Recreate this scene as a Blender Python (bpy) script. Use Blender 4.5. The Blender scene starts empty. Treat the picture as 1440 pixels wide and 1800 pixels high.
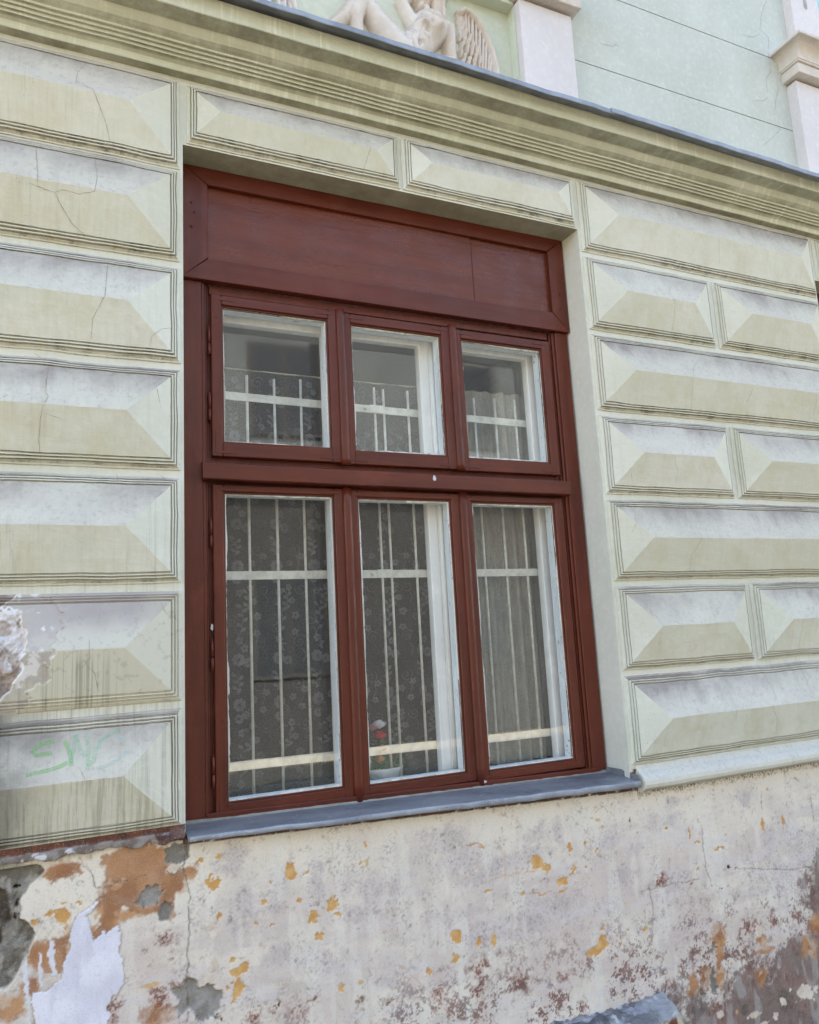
import bpy, bmesh, math, random
import numpy as np
from mathutils import Matrix, Vector
random.seed(7)
S = bpy.context.scene
C = S.collection
R = math.radians
# ---------------------------------------------------------------- camera
cam_d = bpy.data.cameras.new('camera'); cam = bpy.data.objects.new('camera', cam_d); C.objects.link(cam); S.camera = cam
cam_d.sensor_fit = 'VERTICAL'; cam_d.sensor_height = 24.0; cam_d.lens = 1306.522/1800*24
cam_d.shift_x = (720-717.187)/1800; cam_d.shift_y = (910.637-900)/1800
cam_d.clip_start = .05; cam_d.clip_end = 500
right = Vector((0.91303348,-0.40452421,-0.05224976)); down = Vector((0.01789434,0.1677018,-0.98567535)); fwd = Vector((0.40749192,0.89901962,0.16035605))
m = Matrix((right, -down, -fwd)).transposed().to_4x4(); m.translation = (0,-2.6,0); cam.matrix_world = m
# ---------------------------------------------------------------- light
SUN_EL, SUN_AZ = 40.0, -20.0       # the sun stands behind the house: this front lies in open shade
w = bpy.data.worlds.new('World'); S.world = w; w.use_nodes = True
wn = w.node_tree.nodes; wn.clear()
wo = wn.new('ShaderNodeOutputWorld'); bg = wn.new('ShaderNodeBackground'); sky = wn.new('ShaderNodeTexSky')
sky.sky_type = 'NISHITA'; sky.sun_disc = False; sky.sun_elevation = R(SUN_EL); sky.sun_rotation = R(SUN_AZ); sky.air_density = 1.0; sky.dust_density = 1.0; sky.ozone_density = 1.0
w.node_tree.links.new(sky.outputs[0], bg.inputs[0]); w.node_tree.links.new(bg.outputs[0], wo.inputs[0]); bg.inputs[1].default_value = .15
sd = bpy.data.lights.new('sun', 'SUN'); sd.energy = 4.0; sd.angle = R(.5); sd.color = (1,.95,.87)
so = bpy.data.objects.new('sun', sd); C.objects.link(so)
az, el = R(SUN_AZ), R(SUN_EL)      # rotation 0 = +Y, clockwise
sdir = Vector((math.sin(az)*math.cos(el), math.cos(az)*math.cos(el), math.sin(el)))
so.rotation_euler = sdir.to_track_quat('Z','Y').to_euler(); so.location = (0,6,12)
S.view_settings.view_transform = 'Standard'; S.view_settings.look = 'None'; S.view_settings.gamma = 1; S.view_settings.exposure = 2.78
S.view_settings.use_white_balance = True; S.view_settings.white_balance_temperature = 7600   # the camera balances for open shade
S.render.resolution_x = 819; S.render.resolution_y = 1024
S.cycles.max_bounces = 8; S.cycles.transparent_max_bounces = 16
# ---------------------------------------------------------------- helpers
def lin(c):
    c = np.asarray(c, float)/255.; return np.where(c <= .04045, c/12.92, ((c+.055)/1.055)**2.4)
def L4(r,g,b): return tuple(float(v) for v in lin((r,g,b)))+(1.,)
def tag(o, label=None, cat=None, group=None, kind=None):
    for k, v in (('label',label),('category',cat),('group',group),('kind',kind)):
        if v: o[k] = v
    return o
def empty(name, loc=(0,0,0), parent=None):
    o = bpy.data.objects.new(name, None); C.objects.link(o); o.location = loc; o.parent = parent; o.empty_display_size = .1; return o
def mesh_obj(name, verts, faces, mats, parent=None, midx=None, smooth=False, col=None):
    me = bpy.data.meshes.new(name)
    if isinstance(verts, np.ndarray) and isinstance(faces, np.ndarray):
        me.vertices.add(len(verts)); me.vertices.foreach_set('co', verts.astype(np.float32).ravel())
        nf, k = faces.shape
        me.loops.add(nf*k); me.loops.foreach_set('vertex_index', faces.astype(np.int32).ravel())
        me.polygons.add(nf); me.polygons.foreach_set('loop_start', np.arange(0, nf*k, k, dtype=np.int32)); me.polygons.foreach_set('loop_total', np.full(nf, k, dtype=np.int32))
        me.update(calc_edges=True); me.validate()
    else:
        me.from_pydata([tuple(v) for v in verts], [], faces); me.update()
    for mt in (mats if isinstance(mats, (list,tuple)) else [mats]): me.materials.append(mt)
    if midx is not None: me.polygons.foreach_set('material_index', np.asarray(midx, dtype=np.int32))
    if smooth: me.polygons.foreach_set('use_smooth', np.ones(len(me.polygons), dtype=bool))
    if col is not None:
        a = me.color_attributes.new('Col', 'FLOAT_COLOR', 'POINT')
        a.data.foreach_set('color', np.concatenate([col, np.ones((len(col),1))], 1).astype(np.float32).ravel())
    o = bpy.data.objects.new(name, me); C.objects.link(o); o.parent = parent
    return o
class MB:                                   # gathers simple solids into one mesh
    def __init__(s): s.v=[]; s.f=[]; s.m=[]; s.sm=[]
    def add(s, v, f, mi=0, sm=False):
        n=len(s.v); s.v+=[tuple(q) for q in v]; s.f+=[tuple(i+n for i in q) for q in f]; s.m+=[mi]*len(f); s.sm+=[sm]*len(f)
    def box(s, x0,x1,y0,y1,z0,z1, b=.0015, mi=0):
        if b<=0:
            v=[(x,y,z) for x in(x0,x1) for y in(y0,y1) for z in(z0,z1)]
            s.add(v,[(0,1,3,2),(4,6,7,5),(0,4,5,1),(2,3,7,6),(0,2,6,4),(1,5,7,3)],mi); return
        bm=bmesh.new(); bmesh.ops.create_cube(bm,size=1)
        bmesh.ops.scale(bm,vec=(x1-x0,y1-y0,z1-z0),verts=bm.verts); bmesh.ops.translate(bm,vec=((x0+x1)/2,(y0+y1)/2,(z0+z1)/2),verts=bm.verts)
        bmesh.ops.bevel(bm,geom=bm.edges[:],offset=b,segments=1,affect='EDGES'); s.addbm(bm,mi)
    def addbm(s,bm,mi=0,sm=False):
        bm.verts.ensure_lookup_table(); bm.verts.index_update(); s.add([v.co[:] for v in bm.verts],[[v.index for v in f.verts] for f in bm.faces],mi,sm); bm.free()
    def rings(s, rings, mi=0, closed=True, sm=True, cap=True):      # skin successive equal-length rings
        n=len(rings[0]); v=[p for r in rings for p in r]; f=[]
        for i in range(len(rings)-1):
            for j in range(n if closed else n-1):
                k=(j+1)%n; f.append((i*n+j,i*n+k,(i+1)*n+k,(i+1)*n+j))
        if cap and closed: f+= [tuple(range(n-1,-1,-1)), tuple((len(rings)-1)*n+j for j in range(n))]
        s.add(v,f,mi,sm)
    def tube(s, pts, r, n=8, mi=0):
        pts=[Vector(p) for p in pts]; rr=r if isinstance(r,(list,tuple)) else [r]*len(pts); rg=[]
        up=None
        for i,p in enumerate(pts):
            t=(pts[min(i+1,len(pts)-1)]-pts[max(i-1,0)]).normalized()
            if up is None: up=Vector((0,1,0)) if abs(t.y)<.9 else Vector((1,0,0))
            a=t.cross(up).normalized(); b=a.cross(t).normalized(); up=b
            rg.append([tuple(p+a*(math.cos(q)*rr[i])+b*(math.sin(q)*rr[i])) for q in [2*math.pi*j/n for j in range(n)]])
        s.rings(rg,mi)
    def build(s,name,mats,parent=None):
        o=mesh_obj(name,s.v,s.f,mats,parent,s.m); o.data.polygons.foreach_set('use_smooth',s.sm); return o
# noise (numpy)
def _h(i,j,seed): 
    n=(i.astype(np.int64)*374761393+j.astype(np.int64)*668265263+seed*1274126177)&0x7fffffff
    n=((n^(n>>13))*1274126177)&0x7fffffff; return ((n^(n>>16))&0xffff)/65535.
def vn(x,y,seed=0):
    i=np.floor(x); j=np.floor(y); u=x-i; v=y-j; u=u*u*(3-2*u); v=v*v*(3-2*v)
    return (_h(i,j,seed)*(1-u)+_h(i+1,j,seed)*u)*(1-v)+(_h(i,j+1,seed)*(1-u)+_h(i+1,j+1,seed)*u)*v
def fbm(x,y,sc,seed=0,o=4,g=.5):
    x=np.asarray(x,float)*sc; y=np.asarray(y,float)*sc; t=0;a=1;n=0
    for k in range(o): t=t+a*vn(x,y,seed+k*17); n+=a; a*=g; x=x*2.03+5.1; y=y*2.03+1.7
    return t/n
def sst(a,b,x): t=np.clip((x-a)/(b-a),0,1); return t*t*(3-2*t)
def sdpoly(x,y,P):                          # signed distance, inside positive
    d=np.full(x.shape,1e9); ins=np.zeros(x.shape,bool); n=len(P)
    for i in range(n):
        ax,ay=P[i]; bx,by=P[(i+1)%n]; ex,ey=bx-ax,by-ay; wx,wy=x-ax,y-ay
        t=np.clip((wx*ex+wy*ey)/(ex*ex+ey*ey+1e-12),0,1); d=np.minimum(d,(wx-ex*t)**2+(wy-ey*t)**2)
        c=((ay>y)!=(by>y))&(x<(bx-ax)*(y-ay)/(by-ay+1e-12)+ax); ins^=c
    return np.where(ins,1,-1)*np.sqrt(d)
def sdline(x,y,P):
    d=np.full(x.shape,1e9)
    for i in range(len(P)-1):
        ax,ay=P[i]; bx,by=P[i+1]; ex,ey=bx-ax,by-ay; t=np.clip(((x-ax)*ex+(y-ay)*ey)/(ex*ex+ey*ey+1e-12),0,1)
        d=np.minimum(d,np.hypot(x-ax-ex*t,y-ay-ey*t))
    return d
def jit(x,z,a=.0008,seed=3): return (float(vn(np.array([x*9.]),np.array([z*9.]),seed)[0])-.5)*2*a
# ---------------------------------------------------------------- material builder
class N:
    def __init__(s,name):
        s.m=bpy.data.materials.new(name); s.m.use_nodes=True; s.t=s.m.node_tree; s.t.nodes.clear()
        s.out=s.t.nodes.new('ShaderNodeOutputMaterial'); s.geo=s.t.nodes.new('ShaderNodeNewGeometry')
    def n(s,ty,**k):
        x=s.t.nodes.new('ShaderNode'+ty)
        for a,b in k.items(): setattr(x,a,b)
        return x
    def l(s,a,b): s.t.links.new(a,b)
    def inp(s,node,i,v):
        if v is None: return
        if isinstance(v,bpy.types.NodeSocket): s.l(v,node.inputs[i])
        else: node.inputs[i].default_value=v
    def pos(s,scale=(1,1,1)):
        x=s.n('Mapping'); s.l(s.geo.outputs['Position'],x.inputs[0]); x.inputs['Scale'].default_value=scale; return x.outputs[0]
    def noise(s,sc,det=4,rough=.55,vec=None,dist=0):
        x=s.n('TexNoise'); s.l(vec if vec else s.geo.outputs['Position'],x.inputs['Vector']); x.inputs['Scale'].default_value=sc; x.inputs['Detail'].default_value=det; x.inputs['Roughness'].default_value=rough; x.inputs['Distortion'].default_value=dist; return x.outputs[0]
    def vor(s,sc,vec=None,feat='F1'):
        x=s.n('TexVoronoi',feature=feat); s.l(vec if vec else s.geo.outputs['Position'],x.inputs['Vector']); x.inputs['Scale'].default_value=sc; return x.outputs['Distance']
    def ramp(s,v,a,b,lo=0,hi=1):
        x=s.n('MapRange',interpolation_type='SMOOTHSTEP'); s.inp(x,0,v); x.inputs[1].default_value=a; x.inputs[2].default_value=b; x.inputs[3].default_value=lo; x.inputs[4].default_value=hi; return x.outputs[0]
    def math(s,op,a,b=None,c=None):
        x=s.n('Math',operation=op); s.inp(x,0,a); s.inp(x,1,b); s.inp(x,2,c); return x.outputs[0]
    def mix(s,f,a,b,mode='MIX'):
        x=s.n('Mix',data_type='RGBA',blend_type=mode); s.inp(x,0,f); s.inp(x,6,a); s.inp(x,7,b); return x.outputs[2]
    def sep(s,v): x=s.n('SeparateXYZ'); s.l(v,x.inputs[0]); return x.outputs
    def bump(s,h,dist=.001,st=1.,prev=None):
        x=s.n('Bump'); x.inputs['Strength'].default_value=st; x.inputs['Distance'].default_value=dist; s.l(h,x.inputs['Height'])
        if prev: s.l(prev,x.inputs['Normal'])
        return x.outputs[0]
    def bsdf(s,col,rough=.8,normal=None,spec=.5,metal=0.):
        x=s.n('BsdfPrincipled'); s.inp(x,'Base Color',col); s.inp(x,'Roughness',rough); s.inp(x,'Metallic',metal); s.inp(x,'Specular IOR Level',spec)
        if normal: s.l(normal,x.inputs['Normal'])
        return x.outputs[0]
    def done(s,sh): s.l(sh,s.out.inputs[0]); return s.m
def m_stucco(name, base, base2, dirt, dustamt=.75, streak=.5, rough=.85, bumpd=.0012, rows=False, drips=False):
    q=N(name); c=q.mix(q.ramp(q.noise(2.2,5,.6),.35,.68),base,base2)
    c=q.mix(q.ramp(q.noise(38,3,.6),.45,.75,0,.12),c,L4(255,255,250))
    if rows:
        oi=q.n('ObjectInfo'); c=q.mix(q.ramp(oi.outputs['Random'],0.,1.,0.,.30),c,L4(196,186,158)); rr=q.math('FRACT',q.math('MULTIPLY',oi.outputs['Random'],17.3)); c=q.mix(q.ramp(rr,.5,1.,0.,.35),c,L4(226,224,214))
    nz=q.sep(q.geo.outputs['Normal'])[2]; px,py,pz=q.sep(q.geo.outputs['Position'])
    up=q.ramp(nz,.12,.4)                                                  # settled dust on what faces the sky
    n1=q.ramp(q.noise(5.5,6,.65,q.pos((1,1,2.2))),.3,.7,.5,1.)
    c=q.mix(q.math('MULTIPLY',q.math('MULTIPLY',up,n1),dustamt),c,dirt)
    n2=q.ramp(q.noise(60,4,.7),.5,.72,0,.35); c=q.mix(q.math('MULTIPLY',up,n2),c,L4(120,112,112))
    if rows:        # soot that has settled in bands under each upper moulding, smeared down by rain
        off=q.ramp(px,1.1,1.3,.022,0.); t=q.math('FRACT',q.math('DIVIDE',q.math('ADD',q.math('SUBTRACT',pz,off),.1955),.387))   # 0..1 through one course
        wv=q.math('MULTIPLY',q.math('SUBTRACT',q.noise(1.,4,.65,q.pos((9,9,1.2))),.5),.5)
        band=q.ramp(q.math('ADD',t,wv),.58,.92); big=q.ramp(q.noise(2.6,4,.6),.36,.62,.25,1.)
        c=q.mix(q.math('MULTIPLY',q.math('MULTIPLY',q.math('MULTIPLY',band,up),big),.85),c,L4(124,112,112))
        warm=q.ramp(nz,-.1,-.3); c=q.mix(q.math('MULTIPLY',q.math('MULTIPLY',warm,q.ramp(q.noise(7,5,.7,q.pos((1,1,.6))),.42,.68)),.45),c,L4(196,188,160))  # warm ground bounce painted in patches on the faces turned down
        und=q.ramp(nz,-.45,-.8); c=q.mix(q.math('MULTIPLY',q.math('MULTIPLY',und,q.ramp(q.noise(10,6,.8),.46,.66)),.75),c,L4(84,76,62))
    # rain streaks
    st=q.ramp(q.noise(1.,5,.75,q.pos((55,8,1.4))),.5,.72); msk=q.ramp(q.noise(1.6,2,.5,q.pos((1,1,1.6))),.42,.6)
    low=q.ramp(pz,1.0,-.3,.3,1.); lf=q.ramp(px,.6,.1,.4,1.)
    if drips: low=1.0; lf=1.0; st=q.ramp(q.noise(1.,5,.75,q.pos((38,6,2.))),.5,.66)
    c=q.mix(q.math('MULTIPLY',q.math('MULTIPLY',q.math('MULTIPLY',st,msk),q.math('MULTIPLY',low,lf)),streak),c,L4(140,136,118) if not drips else L4(232,230,212))
    if name=='window_reveal_plaster': c=q.mix(q.math('MULTIPLY',q.ramp(nz,-.6,-.9),q.ramp(q.noise(6,6,.75),.3,.65,.6,.9)),c,L4(138,134,112))  # shade of the lintel soffit put into the plaster colour, broken by noise
    if rows:
        s2=q.ramp(q.noise(1.,5,.8,q.pos((75,8,1.1))),.46,.64); f2=q.math('MULTIPLY',q.ramp(pz,.35,-.15,.12,1.),q.ramp(px,.36,.30)); c=q.mix(q.math('MULTIPLY',q.math('MULTIPLY',s2,f2),q.ramp(nz,.05,-.05,.12,.5)),c,L4(136,130,112))
        c=q.mix(q.math('MULTIPLY',q.ramp(px,.0,-.24),q.math('MULTIPLY',q.ramp(pz,.1,-.2),q.ramp(q.noise(8,5,.7),.3,.6,.3,.85))),c,L4(98,94,86))  # dark shade at the far left painted into the colour, mottled
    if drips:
        und=q.ramp(nz,-.5,-.85); c=q.mix(q.math('MULTIPLY',und,q.ramp(q.noise(6,6,.75),.3,.65,.2,.7)),c,L4(118,113,90))  # cornice undersides darkened in colour to stand for their shadow
    # fly specks and soot
    v=q.vor(46); c=q.mix(q.math('MULTIPLY',q.ramp(v,.07,.03),q.ramp(q.noise(4,2),.5,.62)),c,L4(82,74,62))
    c=q.mix(q.ramp(q.noise(14,8,.75),.60,.78,0,.35),c,L4(150,140,120))
    b=q.bump(q.noise(9,6,.6,q.pos((1,1,2.5))),bumpd*3,.55); b=q.bump(q.noise(120,4,.7,q.pos((.35,1,1))),bumpd*.6,.6,b); b=q.bump(q.noise(420,2,.6),bumpd*.3,.5,b)
    return q.done(q.bsdf(c,rough,b,.3))
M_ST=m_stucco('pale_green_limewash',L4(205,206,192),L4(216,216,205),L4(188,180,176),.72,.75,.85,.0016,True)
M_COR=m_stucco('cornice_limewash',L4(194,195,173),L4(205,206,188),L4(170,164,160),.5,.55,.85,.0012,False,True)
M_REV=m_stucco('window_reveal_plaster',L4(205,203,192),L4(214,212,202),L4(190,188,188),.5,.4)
M_UP=m_stucco('upper_wall_limewash',L4(186,188,177),L4(194,196,186),L4(190,186,190),.5,.15,.85,.0006)
M_WH=m_stucco('white_pilaster_paint',L4(206,198,196),L4(214,206,204),L4(150,138,130),.5,.1,.8,.0007)
def m_attr(name,rough=.88,b1=.0015,extra=True):
    q=N(name); a=q.n('Attribute'); a.attribute_name='Col'; c=a.outputs['Color']
    if extra:
        c=q.mix(q.ramp(q.noise(170,4,.75),.48,.75,0,.28),c,L4(120,104,104)); c=q.mix(q.ramp(q.noise(260,3,.7),.52,.75,0,.22),c,L4(250,246,240))
    b=q.bump(q.noise(70,6,.7),b1,.7); b=q.bump(q.noise(330,3,.7),b1*.4,.7,b)
    return q.done(q.bsdf(c,rough,b,.25))
M_PL=m_attr('peeling_plinth_plaster')
def m_wood(name,base,dark,rough=.38,grain=.0006,axis='z',spec=.35,wear=None):
    q=N(name); pan=(name=='oxblood_panel_paint'); sc={'z':(26,26,1.6),'x':(1.6,26,26)}[axis]
    g=q.noise(1.,6,.7,q.pos(sc)); c=q.mix(q.ramp(g,.35,.7),base,dark); c=q.mix(q.ramp(q.noise(7,5,.65),.45,.75,0,.35),c,dark)
    c=q.mix(q.ramp(q.vor(60),.06,.03),c,L4(150,120,108)); c=q.mix(q.ramp(q.noise(3.3,7,.72,q.pos((1.3,1,1))),.52,.74,0,.4 if not pan else .12),c,tuple(v*1.5+.012 for v in base[:3])+(1.,)); c=q.mix(q.ramp(q.noise(30,6,.8),.63,.70,0,.55),c,tuple(v*.45 for v in dark[:3])+(1.,))
    if wear: c=q.mix(q.ramp(q.noise(42,6,.75),.60,.66),c,wear)
    b=q.bump(g,grain*2,.8)
    if pan: b=q.bump(q.noise(1.,4,.6,q.pos((3,20,26)),1.0),.006,.45,b)
    b=q.bump(q.noise(130,4,.7),grain*.5,.7,b)
    r=q.ramp(q.noise(11,4,.6),.3,.7,rough-.08,rough+.16)
    return q.done(q.bsdf(c,r,b,spec))
M_RW=m_wood('oxblood_gloss_paint',L4(100,43,27),L4(82,34,22)); M_RWX=m_wood('oxblood_gloss_paint_rails',L4(100,43,27),L4(82,34,22),axis='x')
M_PAN=m_wood('oxblood_panel_paint',L4(106,48,26),L4(92,40,22),.30,.0012,'x',.4)
M_WW=m_wood('white_inner_window_paint',L4(240,239,236),L4(226,226,224),.5,wear=None); M_LIN=m_wood('bluish_white_lining_paint',L4(228,234,238),L4(212,220,226),.5,wear=L4(150,140,130))
M_PUT=m_wood('chipped_white_putty',L4(214,216,210),L4(170,165,150),.8,wear=L4(104,50,40))
def simple(name,col,rough=.6,metal=0.,spec=.5,bn=0,var=.15,sc=20):
    q=N(name); d=tuple(v*(1-var*2) for v in col[:3])+(1.,); c=q.mix(q.ramp(q.noise(sc,5,.65),.35,.7),col,d)
    b=q.bump(q.noise(80,4,.6),bn,.6) if bn else None
    return q.done(q.bsdf(c,rough,b,spec,metal))
M_BAR=simple('cream_grille_paint',L4(222,219,207),.5,bn=.0003); M_DARK=simple('crack_shadow',L4(158,149,133),.95,var=.2)
M_GROOVE=simple('joint_soot',L4(120,116,100),.95)
def m_sill():
    q=N('blue_grey_sheet_metal'); c=q.mix(q.ramp(q.noise(3,6,.7,q.pos((1,3,3))),.35,.7),L4(128,130,136),L4(98,101,110)); c=q.mix(q.ramp(q.noise(1.,6,.75,q.pos((9,60,60))),.62,.74,0,.6),c,L4(168,176,190))
    c=q.mix(q.ramp(q.vor(30),.08,.05),c,L4(215,215,215))
    b=q.bump(q.noise(5,4,.6),.004,.4); b=q.bump(q.noise(150,3,.6),.0003,.5,b); return q.done(q.bsdf(c,q.ramp(q.noise(13,4),.3,.7,.38,.62),b,.5,.12))
M_SILL=m_sill()
M_FLASH=simple('lead_grey_flashing',L4(150,156,166),.55,.2,bn=.0006,var=.18,sc=9)
def m_glass():
    q=N('old_window_glass'); b=q.bump(q.noise(5,2,.4),.0006,.5)
    gl=q.n('BsdfGlossy'); gl.inputs['Roughness'].default_value=.02; gl.inputs['Color'].default_value=(1,1,1,1); q.l(b,gl.inputs['Normal'])
    tr=q.n('BsdfTransparent'); tr.inputs['Color'].default_value=(.975,.985,.98,1); dt=q.n('VectorMath',operation='DOT_PRODUCT'); q.l(q.geo.outputs['Normal'],dt.inputs[0]); q.l(q.geo.outputs['Incoming'],dt.inputs[1])
    k=q.math('POWER',q.math('SUBTRACT',1.,q.math('ABSOLUTE',dt.outputs['Value'])),5.); frs=q.math('MULTIPLY_ADD',k,.95,.05)
    mx=q.n('MixShader'); q.l(frs,mx.inputs[0]); q.l(tr.outputs[0],mx.inputs[1]); q.l(gl.outputs[0],mx.inputs[2])
    df=q.n('BsdfDiffuse'); df.inputs[0].default_value=(.6,.6,.58,1); m2=q.n('MixShader'); q.l(q.ramp(q.noise(9,7,.75,q.pos((1,1,.5))),.45,.85,.0,.02),m2.inputs[0]); q.l(mx.outputs[0],m2.inputs[1]); q.l(df.outputs[0],m2.inputs[2])
    return q.done(m2.outputs[0])
M_GL=m_glass()
def m_cloth(name,col,alpha,sc=900):
    q=N(name); df=q.n('BsdfDiffuse'); q.inp(df,0,q.mix(q.ramp(q.noise(16,4,.6,q.pos((3,3,.6))),.35,.7),col,tuple(v*.75 for v in col[:3])+(1,))); tr=q.n('BsdfTransparent')
    tl=q.n('BsdfTranslucent'); tl.inputs[0].default_value=col; a=q.n('AddShader'); ms=q.n('MixShader'); ms.inputs[0].default_value=.3; q.l(df.outputs[0],ms.inputs[1]); q.l(tl.outputs[0],ms.inputs[2])
    w_=q.n('TexWave'); w_.inputs['Scale'].default_value=110; q.l(q.geo.outputs['Position'],w_.inputs[0]); f=q.ramp(q.noise(340,2,.5),.35,.65,alpha-.18,alpha+.18)
    mx=q.n('MixShader'); q.l(f,mx.inputs[0]); q.l(tr.outputs[0],mx.inputs[1]); q.l(ms.outputs[0],mx.inputs[2]); return q.done(mx.outputs[0])
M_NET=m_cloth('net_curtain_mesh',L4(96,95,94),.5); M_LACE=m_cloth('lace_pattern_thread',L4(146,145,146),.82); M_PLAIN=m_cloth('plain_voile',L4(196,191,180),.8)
# ---- measured wall coordinates (metres) of cracks, paint, chips and torn plaster
CR={'L1':[[(0.004,2.08),(-0.023,2.022),(-0.028,1.969),(0.026,1.95),(0.039,1.918),(0.071,1.848),(0.085,1.797),(0.092,1.773)]],'L2':[[(-0.148,1.723),(-0.137,1.588),(-0.137,1.547)],[(-0.164,1.55),(-0.136,1.544),(-0.085,1.536),(-0.073,1.512),(-0.031,1.449),(0.011,1.418),(0.051,1.386)],[(-0.085,1.536),(-0.062,1.549),(-0.009,1.544),(0.038,1.561),(0.046,1.632),(0.037,1.72)]],'L3':[[(0.085,1.357),(0.075,1.187),(0.038,1.11),(0.035,1.039)],[(0.221,1.044),(0.227,1.074),(0.263,1.11),(0.311,1.126)]],'L4':[[(-0.138,0.992),(-0.118,0.978),(-0.089,0.963),(-0.096,0.876),(-0.097,0.84),(-0.088,0.823),(-0.103,0.786),(-0.11,0.741),(-0.113,0.681),(-0.105,0.607)],[(-0.102,0.766),(-0.06,0.757),(-0.036,0.744)],[(0.227,0.955),(0.232,0.911),(0.245,0.882),(0.258,0.822)]],'L5':[[(0.121,0.601),(0.124,0.545)],[(0.245,0.6),(0.267,0.591),(0.286,0.558)]],'L6':[[(0.044,0.053),(0.044,0.022),(0.047,-0.007),(0.034,-0.023),(0.012,-0.046)],[(0.034,-0.023),(0.061,-0.054),(0.074,-0.113)],[(-0.096,-0.001),(-0.07,-0.029)],[(0.256,0.168),(0.269,0.135),(0.29,0.109)]],'L7':[[(0.021,-0.328),(0.037,-0.359),(0.041,-0.382)],[(-0.152,-0.362),(-0.149,-0.418)]],'R1':[[(2.963,1.936),(2.989,1.806)]],'R2':[[(2.636,1.642),(2.594,1.575),(2.617,1.541),(2.625,1.461),(2.623,1.401)]],'R3':[[(2.756,1.267),(2.694,1.204),(2.676,1.142),(2.687,1.006)],[(3.074,1.15),(3.035,1.058)],[(3.534,1.151),(3.532,1.039)]],'R4':[[(2.506,0.768),(2.513,0.731),(2.535,0.703),(2.529,0.636)],[(2.258,0.7),(2.279,0.636)],[(2.435,0.925),(2.412,0.84)]],'R5':[[(2.61,0.563),(2.616,0.484),(2.601,0.43),(2.612,0.382),(2.561,0.307),(2.565,0.228)],[(2.253,0.546),(2.27,0.503),(2.259,0.451),(2.231,0.404)]],'R6':[[(2.256,0.119),(2.298,0.054),(2.334,-0.002)]],'R7':[[(2.962,-0.276),(2.966,-0.349),(2.92,-0.393),(2.953,-0.437),(2.969,-0.455),(2.968,-0.53)]],'A':[[(1.078,2.002),(1.057,1.93),(1.044,1.894),(1.043,1.864)]]}
GR=[[(-0.048,-0.248),(-0.067,-0.251),(-0.093,-0.257),(-0.107,-0.273),(-0.098,-0.283),(-0.053,-0.281)],[(-0.121,-0.334),(-0.094,-0.331),(-0.065,-0.328),(-0.031,-0.321),(-0.01,-0.312)],[(-0.021,-0.249),(-0.011,-0.27),(-0.002,-0.293),(-0.001,-0.322)],[(-0.001,-0.322),(0.005,-0.28),(0.01,-0.234)],[(0.01,-0.234),(0.02,-0.264),(0.027,-0.289),(0.04,-0.302)],[(0.04,-0.234),(0.047,-0.276),(0.046,-0.307),(0.044,-0.338)],[(0.137,-0.235),(0.105,-0.243),(0.082,-0.259),(0.065,-0.291),(0.06,-0.315),(0.043,-0.326)],[(0.13,-0.259),(0.152,-0.261)],[(0.069,-0.338),(0.091,-0.334),(0.118,-0.324),(0.146,-0.306),(0.164,-0.292)]]
UP=[[(3.732,3.671),(3.672,3.569),(3.632,3.436),(3.7,3.405),(3.674,3.304),(3.674,3.173),(3.622,3.106),(3.621,3.016)],[(3.723,3.083),(3.679,2.98),(3.656,2.897)],[(3.655,2.808),(3.685,2.797),(3.599,2.718),(3.498,2.637)],[(3.474,3.352),(3.554,3.358),(3.627,3.408)],[(3.479,2.925),(3.578,2.953),(3.625,2.991)],[(2.408,2.958),(2.498,2.969),(2.513,2.991),(2.536,2.964)]]
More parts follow.
